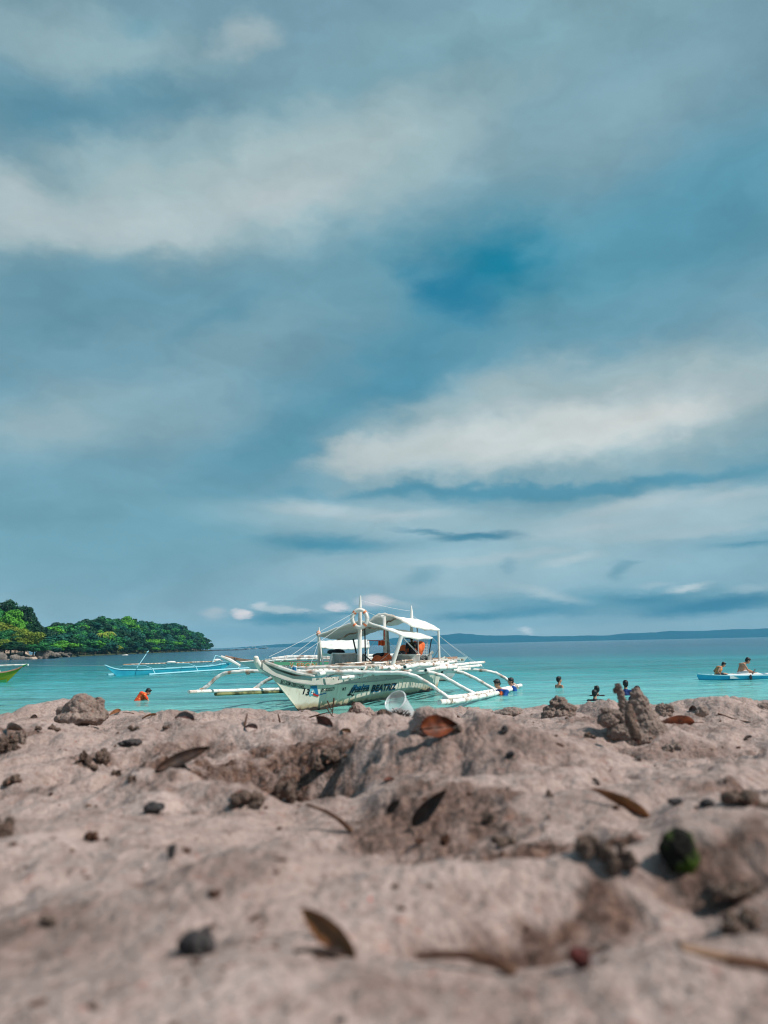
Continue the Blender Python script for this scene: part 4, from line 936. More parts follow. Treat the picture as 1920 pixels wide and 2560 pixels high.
# net hung over the stern rail
mb = MB()
for i in range(15): x = 1008 + i * 4.4; mb.tube([W(x, 1598 + 2 * math.sin(i), 23.4), W(x + (1070 - x) * .10, 1640, 23.4)], .006, 4)
for j in range(10): y = 1600 + j * 4; mb.tube([W(1008 + j * .6, y, 23.4), W(1040, y + 1.2, 23.4), W(1070, y, 23.4)], .006, 4)
mb.build('net', MT['rope'], boat)
post([(1008, 1597, 23.4), (1072, 1595, 23.4)], .012, 'dark', 'net_rail')
# things on the boat
def bag(name, c, s, mat, label, cat, seed=1, group=None):
    mb = MB(); r3 = random.Random(seed)
    for i in range(5): mb.ell((r3.uniform(-.3, .3) * s[0], r3.uniform(-.3, .3) * s[1], r3.uniform(.25, .6) * s[2]), (s[0] * .4, s[1] * .4, s[2] * .42), 10, 7)
    o = link_mesh(name, remeshed(mb, max(s) * .05, 3, [(max(s) * .3, max(s) * .10)], name), mat); o.location = c; return tag(o, label, cat, group)
bag('bag', W(952, 1662, 20.9), (.36, .3, .26), MT['orange'], 'rust-orange bag lying on the deck between the two benches', 'bag', 1)
bag('bag', W(969, 1660, 21.5), (.22, .2, .32), MT['orange'], 'upright orange bag wedged behind the rust-orange bag', 'bag', 2)
bag('bag', W(951, 1645, 21.6), (.32, .3, .16), MT['blackcloth'], 'dark bag on top behind the rust-orange bag', 'bag', 3)
bag('life_vest', W(1018, 1640, 23.0), (.45, .25, .40), MT['orangecloth'], 'orange life vests hung left of the seated boatman', 'life vest', 4)
bag('life_vest', W(1046, 1636, 23.1), (.30, .25, .38), MT['orangecloth'], 'orange life vest hung right of the seated boatman', 'life vest', 5)
bag('bag', W(1002, 1637, 22.6), (.26, .2, .12), MT['blackcloth'], 'dark bundle on the rear bench left of the boatman', 'bag', 6)
bag('engine_cover', W(848, 1634, 21.9), (.50, .3, .14), MT['blackcloth'], 'dark bundle lying on the rail behind the front bench', 'bundle', 7)
# flag on its thin pole
fl = empty('flag', W(961, 1600, 21.3), 'small square orange flag hung from a thin red pole under the roofs', 'flag')
rows = [[W(945.5 + i * 2.8, 1601 + j * 2.6 + .8 * math.sin(i * 1.4 + j * .5), 21.3 + .03 * math.sin(i * 1.9)) for i in range(7)] for j in range(6)]
mb = MB(); n_ = len(rows[0]); vs = [p for r in rows for p in r]; vs += [v + Vector((0, .006, 0)) for v in vs]; o_ = n_ * len(rows); fs = []
for j in range(5):
    for i in range(6): a = j * n_ + i; fs += [(a, a + 1, a + n_ + 1, a + n_), (o_ + a, o_ + a + n_, o_ + a + n_ + 1, o_ + a + 1)]
mb.add(vs, fs).build('cloth', MT['orange'], fl)
mb = MB(); mb.tube(cyl_pts([(961.5, 1572, 21.3), (961.5, 1600, 21.3)]), .012, 6); mb.tube(cyl_pts([(918, 1600.5, 21.6), (950, 1602, 21.3)]), .010, 6); mb.build('pole', MT['red'], fl)

# ---- the second white boat behind (bow to the left)
F2 = Frame(W(702, 1708, 0.001) if False else Wz(703, 1708, 0), (1, -.10))
H2 = Hull(F2, 6.6, 2.05, .8, [(-2.45, 1.16), (-2.1, 1.06), (-1.6, .95), (-.8, .86), (0, .82), (1.5, .80), (5, .80), (7.2, .88)], .5)
MT['hull2'] = hull_mat('hull_white', (.84, .83, .80), (.5, .38, .25), .03)
b2 = empty('outrigger_boat', F2(3, 0, 0), 'white outrigger boat with salmon rail and green name board, moored behind the large one', 'boat', 'outrigger boats')
H2.mb(34, 9).build('hull', MT['hull2'], b2)
mb = MB(); H2.strake(mb, -2.25, 6.9, -.07, .01, .02); H2.strake(mb, -2.25, 6.9, -.07, .01, .02, -1); mb.build('top_plank', MT['salmon'], b2)
mb = MB(); H2.strake(mb, -2.0, 6.9, .012, .03, .015); mb.build('rail', MT['salmon'], b2)
mb = MB(); mb.tube(cyl_pts([(553, 1642, 27.4), (575, 1651, 27.3), (600, 1665, 27.2)]), [.05, .07, .05], 8); mb.build('stem_head', MT['white'], b2)
mb = MB()
mb.tube(cyl_pts([(587, 1645, 27.4), (588, 1652, 27.35), (585, 1660, 27.35)]), .025, 6); mb.build('band', MT['dark'], b2)
D2 = H2.fr(1.5, .6, 0).y
def quad_board(x0, x1, y0, y1, D, mat, parent, name, th=.03):
    P = [W(x0, y0, D), W(x1, y0, D), W(x1, y1, D), W(x0, y1, D)]; P += [p + Vector((0, th, 0)) for p in P]
    return MB().add(P, [(0, 1, 2, 3), (7, 6, 5, 4), (0, 4, 5, 1), (1, 5, 6, 2), (2, 6, 7, 3), (3, 7, 4, 0)]).build(name, mat, parent, smooth=False)
nb = quad_board(684, 852, 1655, 1669, D2, MT['greenpanel'], b2, 'name_board')
quad_board(683, 740, 1663, 1670, D2 - .02, MT['white'], b2, 'name_board', .02)
def flat_text(txt, x0, x1, yb, h, D, mat, parent, bold=.02, shear=0, name='lettering'):
    v, f = text_geo(txt, bold); vs = [W(x0 + (x1 - x0) * x + shear * y * h, yb - y * h, D) for x, y in v]; MB().add(vs, f).build(name, mat, parent, smooth=False)
flat_text('VECO', 704, 722, 1669, 6, D2 - .05, MT['black_paint'], nb, shear=.2)
flat_text('V', 724, 734, 1669.5, 13, D2 - .045, MT['white'], nb, .06); flat_text('V', 724.5, 733.5, 1669, 12, D2 - .06, MT['gold'], nb, .02)
flat_text('ERON', 741, 793, 1669, 11.5, D2 - .03, MT['white'], nb, .06); flat_text('ERON', 742, 792, 1668.5, 10.5, D2 - .045, MT['gold'], nb, .02)
for i, (pts, r) in enumerate(((((680, 1648), (720, 1643), (800, 1642), (900, 1640), (1010, 1638)), .07), (((690, 1651), (760, 1648), (850, 1647), (1010, 1645)), .05), (((684, 1653), (690, 1649)), .06), (((600, 1655), (650, 1652), (720, 1652)), .03), (((740, 1672), (850, 1671)), .05), (((905, 1651), (1005, 1650)), .05), (((905, 1657), (1005, 1656)), .05))):
    mb = MB(); bamboo(mb, [W(x, y, D2 + (.1 if i else .25)) for x, y in pts], r, 140 + i); mb.build('side_pole', MT['bamboo'], b2)
for i in range(9):
    mb = MB(); bamboo(mb, [W(662 + i * 3, 1648 + (i % 3), D2 + .3), W(690 + i * 2, 1650 - (i % 4), D2 + .2)], .018, 160 + i); mb.build('loose_cane', MT['bare'], b2)
c2 = canopy([W(803, 1603, 27.0), W(840, 1601, 27.0), W(880, 1600, 27.0), W(920, 1600, 27.0)], [W(798, 1617, 25.6), W(835, 1622, 25.6), W(880, 1622, 25.6), W(922, 1617, 25.6)], parent=b2, sagm=-.05)
for x, y, D in ((806, 1604, 27), (920, 1602, 27), (919, 1618, 25.7), (800, 1617, 25.7)): post([(x, y, D), (x, 1652, D)], .03, parent=b2)
quad_board(797, 870, 1634, 1640, 26.2, MT['white'], b2, 'locker_top', .5)

# ---- generic small outrigger
def small_boat(name, label, fr, hl, mat, rail, arms, floatp, extra=None, armr=.03, fr_r=.05, polemat='bluelight', group='outrigger boats'):
    e = empty(name, fr(hl.Ls * .5, 0, 0), label, 'boat', group); hl.mb(26, 8).build('hull', MT[mat], e)
    mb = MB(); hl.strake(mb, hl.t0(hl.sheer(-1)) * .92, hl.Ls + .3, -.03, .03, .025); hl.strake(mb, hl.t0(hl.sheer(-1)) * .92, hl.Ls + .3, -.03, .03, .025, -1); mb.build('rail', MT[rail], e)
    for i, p in enumerate(floatp): mb = MB(); bamboo(mb, p, fr_r, 170 + i, .01); mb.build('float', MT[polemat], e)
    for i, a in enumerate(arms): mb = MB(); mb.tube(a, armr, 7); mb.build('outrigger_arm', MT[polemat], e)
    return e
Pb0 = Wz(291, 1690, 0); Pb1 = Wz(440, 1681, 0); F3 = Frame(Pb0, (Pb1 - Pb0).normalized()); F3.n = -F3.n if proj(F3.O + F3.n)[1] < proj(F3.O - F3.n)[1] else F3.n
def Tt(px, D, fr): return 0
L3 = 9.6
H3 = Hull(F3, L3, 1.5, 3.0, [(-1.2, .72), (-.6, .52), (0, .36), (2, .28), (8, .28), (10.5, .42), (12.5, .80)], .34, zk=-.12)
side = F3.n
fa, fb = F3(.9, 1.5, .04), F3(10.8, 1.5, .06)
arms3 = []
for t in (1.4, 5.2, 9.4): arms3.append([F3(t, -1.5, .08), F3(t, -1.3, .35), F3(t, -.8, .50), F3(t, 0, .52), F3(t, .8, .50), F3(t, 1.3, .35), F3(t, 1.5, .08)])
e3 = small_boat('outrigger_boat', 'slim light-blue outrigger boat anchored in front of the wooded headland', F3, H3, 'bluehull', 'bluelight', arms3, [[fa, fa.lerp(fb, .5), fb], [F3(.9, -1.5, .04), F3(10.8, -1.5, .06)]])
mb = MB(); bamboo(mb, [F3(.6, .1, .60), F3(5, .1, .57), F3(9.8, .1, .55)], .035, 180); mb.build('pole', MT['bare'], e3)
mb = MB(); mb.tube([F3(1.6, 0, .4), F3(2.6, .1, 1.3)], .02, 6); mb.tube([F3(2.4, .0, 1.25), F3(2.75, .2, 1.32)], .03, 6); mb.build('mast', MT['bluelight'], e3)
mb = MB(); mb.tube([F3(8.2, -.3, .5), F3(8.5, -.3, .95), F3(9.6, -.3, .72), F3(10.4, -.3, .6)], .03, 6); mb.build('engine_frame', MT['bluelight'], e3)
mb = MB(); mb.ell(F3(9.2, .1, .6), (.3, .2, .12)); mb.ell(F3(4.3, -.2, .62), (.3, .15, .08)); mb.build('bundle', MT['white'], e3)
# mooring line
mb = MB(); a = W(262, 1664, Pb0.y - 1.0); mb.tube([W(60, 1662, 60), W(150, 1665, 52), a], .012, 5); o = mb.build('mooring_line', MT['rope'], None); tag(o, 'thin pale mooring line running left from the light-blue boat', 'rope')

Py = Wz(17, 1706, 0); F4 = Frame(Py, (-1, .12)); F4.n = -F4.n if F4.n.y > 0 else F4.n
H4 = Hull(F4, 6, 1.05, 1, [(-.85, .78), (-.5, .62), (0, .50), (1.2, .40), (4, .38), (6.5, .7)], .42, zk=-.12)
e4 = small_boat('outrigger_boat', 'yellow-green boat with salmon rail, its bow entering at the left edge', F4, H4, 'yellowhull', 'salmon', [[F4(1.2, -1.6, .1), F4(1.2, -1.2, .6), F4(1.2, 0, .72), F4(1.2, 1.2, .6), F4(1.2, 1.5, .15)], [F4(4.2, -1.6, .1), F4(4.2, -1.2, .6), F4(4.2, 0, .72), F4(4.2, 1.2, .6), F4(4.2, 1.5, .15)]], [[F4(-.1, -1.6, .78), F4(5.5, -1.6, .70)], [F4(.9, 1.5, .06), F4(5.5, 1.5, .06)]], polemat='white')
mb = MB(); mb.tube([F4(-.78, 0, .74), F4(-1.0, 0, .84)], [.05, .02], 6); mb.build('bow_tip', MT['green_paint'], e4)
mb = MB(); H4.strake(mb, -.05, 6, -.52, -.36, .012); mb.build('bottom_paint', MT['green_paint'], e4)

# tiny boats far off, past the reef
for i, (x, y, D, l, lab) in enumerate(((613, 1621.5, 640, 6, 'tiny white boat far off, nearest the reef rocks'), (628, 1620.5, 660, 7, 'tiny white boat far off, with a raised roof'), (648, 1620, 700, 7, 'tiny white boat far off, second from the right'), (660, 1619.5, 700, 5, 'tiny white boat far off, rightmost of its row'))):
    p = Wz(x, 1640, 0); p = W(x, 1620, D); p.z = 0; f = Frame(p, (1, .2)); h = Hull(f, l * .6, 1.2, 1, [(-2, 1.3), (0, .9), (l * .6, .9), (l, 1.3)], .8); e = empty('outrigger_boat', p, lab, 'boat', 'tiny boats far off'); h.mb(10, 4).build('hull', MT['white'], e)
    mb = MB(); mb.slab([[f(.6, -.7, 2.3), f(l * .5, -.7, 2.3)], [f(.6, .7, 2.3), f(l * .5, .7, 2.3)]], .1)
    for t in (.7, l * .48): mb.tube([f(t, .6, .8), f(t, .6, 2.3)], .06, 5)
    mb.build('roof', MT['canvas'], e, smooth=False)
for i, (x, y, lab) in enumerate(((313, 1638, 'white float on the water before the headland'),)):
    p = Wz(x, y, 0); mb = MB(); mb.ell(p, (1.0, .3, .16)); mb.ell(p + Vector((.3, 0, .12)), (.4, .25, .14)); tag(mb.build('buoy', MT['white'], None), lab, 'buoy')

# ---- kayak
Pk = W(1742, 1690, 27.6); KL = 3.9
kx0 = W(1742, 1685, 27.6); F5 = Frame((kx0.x, kx0.y, 0), (1, -.02)); F5.n = Vector((0, -1, 0))
def kz(z): return z
kay = empty('kayak', F5(KL / 2, 0, 0), 'blue two-seat kayak with white seats near the right edge', 'kayak')
mb = MB(); rows = []
nU = 36
for i in range(nU + 1):
    u = i / nU; t = u * KL; w = .40 * (1 - abs(2 * u - 1) ** 2.6) + .01; zt = .12 + .07 * abs(2 * u - 1) ** 3
    row = []
    for k in range(13):
        a = math.pi * k / 12; v = w * math.cos(a); z = zt - (zt + .10) * math.sin(a) ** .8 * (1 if w > .02 else .2); row.append(F5(t, v, z))
    for k in range(1, 6): v = -w + 2 * w * k / 6; row.append(F5(t, v * .92, zt - .05 * (1 - abs(v / w)) - .02))
    rows.append(row)
m = len(rows[0]); vs = [p for r in rows for p in r]; fs = [(i * m + j, i * m + (j + 1) % m, (i + 1) * m + (j + 1) % m, (i + 1) * m + j) for i in range(nU) for j in range(m)] + [tuple(range(m))[::-1], tuple(range(nU * m, nU * m + m))]
mb.add(vs, fs).build('hull', MT['kayak'], kay)
mb = MB()
for side in (1, -1): mb.tube([F5(t, side * (.40 * (1 - abs(2 * t / KL - 1) ** 2.6)), .135 + .07 * abs(2 * t / KL - 1) ** 3) for t in np.linspace(.05, KL - .05, 30)], .022, 6)
mb.build('rim', MT['bluelight'], kay)
for t0_ in (.95, 2.25):
    mb = MB(); mb.slab([[F5(t0_ + a, v, .165 + .03 * math.cos(v * 6) + (.02 if a > .5 else 0)) for v in (-.37, -.17, 0, .17, .37)] for a in (0, .2, .4, .6, .8, 1.1)], .10); mb.build('seat', MT['kayakwhite'], kay)

# ------------------------------------------------------------------ people
def T(p, s, rz, loc):
    c, q = math.cos(rz), math.sin(rz); x, y, z = p[0] * s, p[1] * s, p[2] * s
    return Vector((loc[0] + x * c - y * q, loc[1] + x * q + y * c, loc[2] + z))
def person(loc, rz, s, label, J, skin='skin', hair=True, clothes=(), group='people in the water', hairlen=0, voxel=.009, hands=True):
    """J in metres for a 1.7 m adult facing +y, scaled by s. keys: pelvis chest neck head look(l/r turn) nod, sh/el/wr/hip/kn/an L and R"""
    e = empty('person', loc, label, 'person', group); mb = MB(); V_ = lambda k: Vector(J[k])
    pel, che, nek, hd = V_('pelvis'), V_('chest'), V_('neck'), V_('head')
    mb.ell(pel, (.155, .115, .12)); mb.ell(che, (.165, .115, .16)); mb.cap(pel, che, .125, .14); mb.cap(che + Vector((0, 0, .08)), nek, .10, .055); mb.cap(nek, hd - Vector((0, 0, .04)), .052, .05)
    yaw, nod = J.get('look', (0, 0)); Rh = Euler((-nod, 0, yaw)).to_matrix()
    H = lambda x, y, z: hd + Rh @ Vector((x, y, z))
    mb.ell(H(0, -.012, .03), (.073, .092, .085), 14, 10, Rh); mb.ell(H(0, .03, -.045), (.054, .058, .068), 12, 8, Rh); mb.ell(H(0, .055, -.095), (.028, .025, .022), 10, 6, Rh)
    mb.cap(H(0, .082, .008), H(0, .108, -.028), .010, .014, 8)
    mb.ell(H(0, .084, -.062), (.024, .010, .007), 8, 5, Rh); mb.ell(H(0, .083, -.073), (.020, .010, .007), 8, 5, Rh)
    for sx in (-1, 1): mb.ell(H(sx * .074, -.008, -.01), (.010, .022, .032), 8, 6, Rh)
    for S_, sx in (('L', -1), ('R', 1)):
        sh, elb, wr = V_('sh' + S_), V_('el' + S_), V_('wr' + S_); hp, kn, an = V_('hip' + S_), V_('kn' + S_), V_('an' + S_)
        mb.cap(che + Vector((sx * .06, 0, .09)), sh, .075, .058); mb.cap(sh, elb, .052, .038); mb.cap(elb, wr, .038, .026)
        mb.cap(hp, kn, .088, .056); mb.cap(kn, an, .056, .036)
        ft = Vector(J.get('ft' + S_, (0, .13, -.03))); mb.cap(an, an + ft, .036, .026)
        d = (wr - elb).normalized(); up = Vector((0, 0, 1)) if abs(d.z) < .85 else Vector((0, 1, 0)); si = d.cross(up).normalized(); up = si.cross(d)
        c = wr + d * .055; mb.cap(wr + d * .01, wr + d * .05, .025, .022); 
        for k, (o_, l_) in enumerate(((-.030, .062), (-.010, .072), (.010, .068), (.029, .054))):
            b = c + si * o_ + d * .018; m1 = b + d * l_ * .5 - up * .008; m2 = m1 + d * l_ * .45 - up * .026; mb.cap(b, m1, .0105, .0095, 7); mb.cap(m1, m2, .0095, .0085, 7)
            mb.cap(wr + d * .02 + si * o_ * .7, b, .014, .0115, 7)
        tb = wr + d * .025 + si * (-.026 if S_ == 'R' else .026) ; mb.cap(tb, tb + d * .035 + si * (-.024 if S_ == 'R' else .024) - up * .012, .012, .0095, 7)
    vs = [T(v, s, rz, loc) for v in mb.v]; m2 = MB().add([v - Vector(loc) for v in vs], mb.f)
    me = remeshed(m2, voxel * s, 3, None, 'body'); b = link_mesh('body', me, MT[skin], e)
    def child(name, mbx, mat, vox=None, disp=None):
        mm = MB().add([T(v, s, rz, loc) - Vector(loc) for v in mbx.v], mbx.f)
        o = link_mesh(name, remeshed(mm, (vox or voxel) * s, 2, disp, name), MT[mat], e); return o
    h = MB(); h.ell(H(0, -.022, .045), (.083, .100, .088), 14, 10, Rh); h.ell(H(0, -.055, .0), (.076, .062, .085), 12, 8, Rh); h.ell(H(0, .045, .095), (.058, .050, .028), 10, 6, Rh)
    for sx in (-1, 1): h.ell(H(sx * .070, -.012, .035), (.016, .040, .045), 8, 6, Rh)
    if hairlen:
        for k in range(5): x = (-2 + k) * .028; h.cap(H(x, -.08, -.02), H(x * 1.3, -.09, -.06 - hairlen), .032, .018)
    child('hair', h, 'hair', .008, [(.03, .008)])
    ey = MB()
    for sx in (-1, 1): ey.ell(H(sx * .030, .077, .004), (.012, .008, .006), 8, 6, Rh); ey.cap(H(sx * .018, .080, .024), H(sx * .044, .070, .024), .004, .003, 6)
    mm = MB().add([T(v, s, rz, loc) - Vector(loc) for v in ey.v], ey.f); link_mesh('eyes', mm.mesh('eyes'), MT['eye'], e)
    for (kind, mat) in clothes:
        q = MB()
        if kind in ('shirt', 'long_shirt', 'vest'):
            q.ell(che, (.180, .130, .172)); q.cap(pel + Vector((0, 0, .02)), che, .142, .155); q.cap(che + Vector((0, 0, .08)), nek - Vector((0, 0, .03)), .115, .068)
            if kind != 'vest':
                for S_, sx in (('L', -1), ('R', 1)):
                    sh, elb, wr = V_('sh' + S_), V_('el' + S_), V_('wr' + S_); q.cap(che + Vector((sx * .06, 0, .09)), sh, .088, .07)
                    if kind == 'shirt': q.cap(sh, sh.lerp(elb, .62), .066, .060)
                    else: q.cap(sh, elb, .064, .048); q.cap(elb, wr.lerp(elb, .08), .048, .036)
            else:
                for sx in (-1, 1): q.cap(che + Vector((sx * .07, 0, .12)), che + Vector((sx * .07, .09, 0)), .06, .07)
        else:
            q.ell(pel, (.170, .130, .125))
            for S_ in 'LR': hp, kn = V_('hip' + S_), V_('kn' + S_); q.cap(hp, hp.lerp(kn, .65), .102, .084)
        child({'shirt': 'shirt', 'long_shirt': 'shirt', 'vest': 'life_vest', 'shorts': 'shorts'}[kind], q, mat, .012, [(.08, .012)])
    return e
# kneeling in the shallows, upright: body origin at the knees' level
def kneel(lean=0.0, arm='side', look=0.0, nod=0.0):
    dy = lean; J = dict(pelvis=(0, -.05, .34), chest=(0, -.05 + dy * .55, .66), neck=(0, -.05 + dy * .85, .85), head=(0, -.03 + dy * 1.05, 1.0), look=(look, nod),
        hipL=(-.09, -.05, .32), hipR=(.09, -.05, .32), knL=(-.12, .28, .08), knR=(.12, .28, .08), anL=(-.10, -.12, .05), anR=(.10, -.12, .05), ftL=(0, -.13, 0), ftR=(0, -.13, 0))
    c = Vector(J['chest'])
    for S_, sx in (('L', -1), ('R', 1)):
        J['sh' + S_] = tuple(c + Vector((sx * .19, 0, .11)))
        if arm == 'side': J['el' + S_] = tuple(c + Vector((sx * .27, .04, -.15))); J['wr' + S_] = tuple(c + Vector((sx * .30, .22, -.24)))
        elif arm == 'front': J['el' + S_] = tuple(c + Vector((sx * .22, .16, -.10))); J['wr' + S_] = tuple(c + Vector((sx * .10, .36, -.20)))
        elif arm == 'spread': J['el' + S_] = tuple(c + Vector((sx * .42, .05, -.02))); J['wr' + S_] = tuple(c + Vector((sx * .62, .14, -.08)))
    return J
def swimmer(px, ytop, D, rz, s, label, J, **kw):
    top = W(px, ytop, D); hd = Vector(J['head']); off = T((hd.x, hd.y, 0), s, rz, (0, 0, 0)); loc = (top.x - off.x, top.y - off.y, top.z - (hd.z + .125) * s)
    return person(loc, rz, s, label, J, **kw)
Jb = kneel(.30, 'front', -.2, .6); Jb['pelvis'] = (0, -.12, .40); Jb['chest'] = (0, .06, .66); Jb['neck'] = (0, .20, .76); Jb['head'] = (0, .30, .82)
for S_, sx in (('L', -1), ('R', 1)): Jb['sh' + S_] = (sx * .19, .12, .72); Jb['el' + S_] = (sx * .24, .26, .50); Jb['wr' + S_] = (sx * .12, .46, .42)
swimmer(371, 1721, 22.8, R(-62), .74, 'person in an orange-red patterned shirt bending forward alone in the shallows', Jb, clothes=(('shirt', 'print'), ('shorts', 'navy')))
swimmer(1397.5, 1691, 25, R(-70), .82, 'lone dark-haired head and bare shoulders above the water, facing right', kneel(0, 'side'), clothes=())
swimmer(1491, 1714, 20.9, R(-10), .80, 'dark-haired bather half hidden behind the one in black', kneel(0, 'side', .3), clothes=(('long_shirt', 'blackcloth'),), group='people in the water')
swimmer(1486, 1723.5, 19.3, R(-20), .78, 'bather in black nearest the pitted sand lump, just in front of another dark head', kneel(0, 'side', -.1), clothes=(('long_shirt', 'blackcloth'),))
swimmer(1563, 1700, 21.0, R(-30), .84, 'dark-haired bather in a navy top between the two sand spires', kneel(0, 'side', .4), clothes=(('long_shirt', 'navy'),))
swimmer(1592, 1714.5, 19.2, R(150), .84, 'bather whose dark hair and brow show above the broad sand spire', kneel(0, 'side'), clothes=(('shirt', 'navy'),))
swimmer(1242, 1698, 21.7, R(120), .92, 'bather in orange and blue leaning on the outrigger float, looking down', kneel(.34, 'front', 0, .35), clothes=(('long_shirt', 'bluecloth'), ('vest', 'orangecloth')))
swimmer(1276, 1694, 23.9, R(100), .85, 'bather whose face shows just behind the last outrigger boom', kneel(.1, 'side', .1, .1), clothes=(('shirt', 'bluecloth'),))
# seated people: origin under the seat
def seated(kn=.36, foot=.62, lean=.12, drop=0.0, arms='front', nod=.2, look=0, slump=0.0):
    J = dict(pelvis=(0, 0, .11), chest=(0, lean * .7, .42 - slump * .4), neck=(0, lean * 1.05 + slump * .5, .60 - slump * .7), head=(0, lean * 1.45 + .02 + slump * .9, .75 - slump), look=(look, nod), hipL=(-.09, .03, .10), hipR=(.09, .03, .10),
             knL=(-.14, kn, .10 + drop), knR=(.14, kn, .10 + drop), anL=(-.11, foot, .04), anR=(.11, foot, .04), ftL=(0, .07, .10), ftR=(0, .07, .10))
    c = Vector(J['chest'])
    for S_, sx in (('L', -1), ('R', 1)):
        J['sh' + S_] = tuple(c + Vector((sx * .19, 0, .11)))
        if arms == 'front': J['el' + S_] = tuple(c + Vector((sx * .23, .12, -.12))); J['wr' + S_] = tuple(c + Vector((sx * .14, .34, -.18)))
        elif arms == 'back': J['el' + S_] = tuple(c + Vector((sx * .25, -.16, -.08))); J['wr' + S_] = tuple(c + Vector((sx * .22, -.02, -.26)))
        elif arms == 'down': J['el' + S_] = tuple(c + Vector((sx * .25, .02, -.16))); J['wr' + S_] = tuple(c + Vector((sx * .18, .14, -.30)))
    return J
kp = W(1797, 1690, 27.6); person((kp.x - .05, 27.6, .10), R(-90), .66, 'child in an orange-tan vest sitting at the back of the blue kayak', seated(.34, .74, .16, .05, 'back', .55, 0, .14), clothes=(('vest', 'tan'), ('shorts', 'blackcloth')), group='people on the kayak')
kp = W(1852, 1690, 27.6); person((kp.x - .02, 27.6, .10), R(-90), .82, 'bare-backed person in white shorts paddling at the front of the blue kayak', seated(.34, .55, .17, .12, 'front', .55, 0, .12), clothes=(('shorts', 'whitecloth'),), group='people on the kayak')
pd = empty('paddle', W(1884, 1690, 27.4), 'short dark paddle held by the person in white shorts', 'paddle'); mb = MB(); a = W(1888, 1673, 27.5); b = W(1877, 1694, 27.1); mb.tube([a, b], .018, 7); mb.build('shaft', MT['dark'], pd)
mb = MB(); mb.ell(b, (.05, .02, .10)); mb.build('blade', MT['dark'], pd)
bt = W(1031, 1640, 22.7); person((bt.x, bt.y, W(1031, 1641, 22.7).z), R(10), .66, 'dark-haired boatman in a yellow-green vest sitting on the rear bench', seated(.36, .5, .05, 0, 'down', .1), skin='skin_dark', clothes=(('shirt', 'blackcloth'), ('vest', 'yellowvest'), ('shorts', 'blackcloth')), group='people on the boat')

# ------------------------------------------------------------------ things lying on the sand
def PXM(D): return D / FPX
def lump(name, px, py, parts, D, label, cat, mat='lump', group=None, disp=((.35, .20), (.12, .10), (.04, .035)), seed=0, depth=.8, vox=.018, sm=1):
    """parts: (px, py, half width px, half height px) ellipsoids seen from the beach, given real depth"""
    if D < 2.3: D = ghit(px, py).y + .03
    c = W(px, py, D); c.z = gz(c.x, c.y); r = random.Random(seed); mb = MB(); s = PXM(D); ext = max(max(p[2], p[3]) for p in parts) * s * 2
    for (x, y, w, h) in parts:
        q = W(x, y, D + r.uniform(-.25, .25) * w * s); mb.ell(q - c, (w * s, max(w, h * .5) * s * depth, h * s), 14, 10)
    me = remeshed(mb, max(ext * vox, .0009), sm, [(ext * a, ext * b) for a, b in disp], name)
    o = link_mesh(name, me, MT[mat]); o.location = c; return tag(o, label, cat, group)
lump('sand_lump', 200, 1800, [(205, 1768, 40, 32), (175, 1785, 34, 24), (243, 1768, 20, 27), (200, 1795, 62, 18), (228, 1782, 34, 24)], 2.62, 'big dark grey two-peaked lump standing on the left of the crest', 'sand lump', 'lump', seed=1)
lump('sand_lump', 1397, 1790, [(1397, 1765, 24, 24), (1385, 1778, 28, 17), (1412, 1776, 24, 18), (1397, 1786, 42, 12)], 2.7, 'pitted grey-brown conical lump alone on the crest, left of the spires', 'sand lump', 'lump', seed=2, disp=((.30, .26), (.11, .16), (.04, .05)))
lump('sand_lump', 1278, 1788, [(1278, 1783, 30, 14), (1262, 1788, 24, 10)], 3.0, 'low dome-shaped lump with a dark crack, left of the pitted cone', 'sand lump', seed=3)
lump('sand_lump', 1660, 1780, [(1652, 1772, 14, 13), (1668, 1774, 16, 13), (1655, 1784, 24, 10)], 2.5, 'small brown lump at the right foot of the spires', 'sand lump', seed=4, disp=((.3, .25), (.11, .16), (.04, .05)))
lump('sand_lump', 1702, 1778, [(1695, 1774, 10, 8), (1712, 1775, 12, 9)], 2.7, 'little double lump between the brown lump and the curled leaf', 'sand lump', seed=5)
lump('sand_lump', 1757, 1780, [(1757, 1778, 14, 13), (1748, 1782, 12, 9)], 2.4, 'round brown lump right behind the small curled leaf', 'sand lump', seed=6)
lump('sand_lump', 1792, 1775, [(1784, 1768, 16, 13), (1800, 1765, 14, 13), (1792, 1778, 28, 12)], 2.6, 'block-shaped pale lump standing highest on the right crest', 'sand lump', seed=7)
lump('sand_lump', 1862, 1780, [(1865, 1772, 14, 9), (1850, 1777, 24, 8)], 2.6, 'low flat lump between the block-shaped one and the frame edge', 'sand lump', seed=8)
lump('sand_lump', 1910, 1780, [(1912, 1768, 20, 11), (1900, 1775, 22, 9)], 2.6, 'pale lump cut by the right edge of the photo', 'sand lump', seed=9)
lump('sand_lump', 1085, 1830, [(1066, 1800, 36, 32), (1100, 1800, 36, 28), (1050, 1815, 26, 26), (1135, 1815, 26, 18)], 2.05, 'rounded sandy lump carrying the big orange-brown leaf', 'sand lump', 'sand', seed=10)
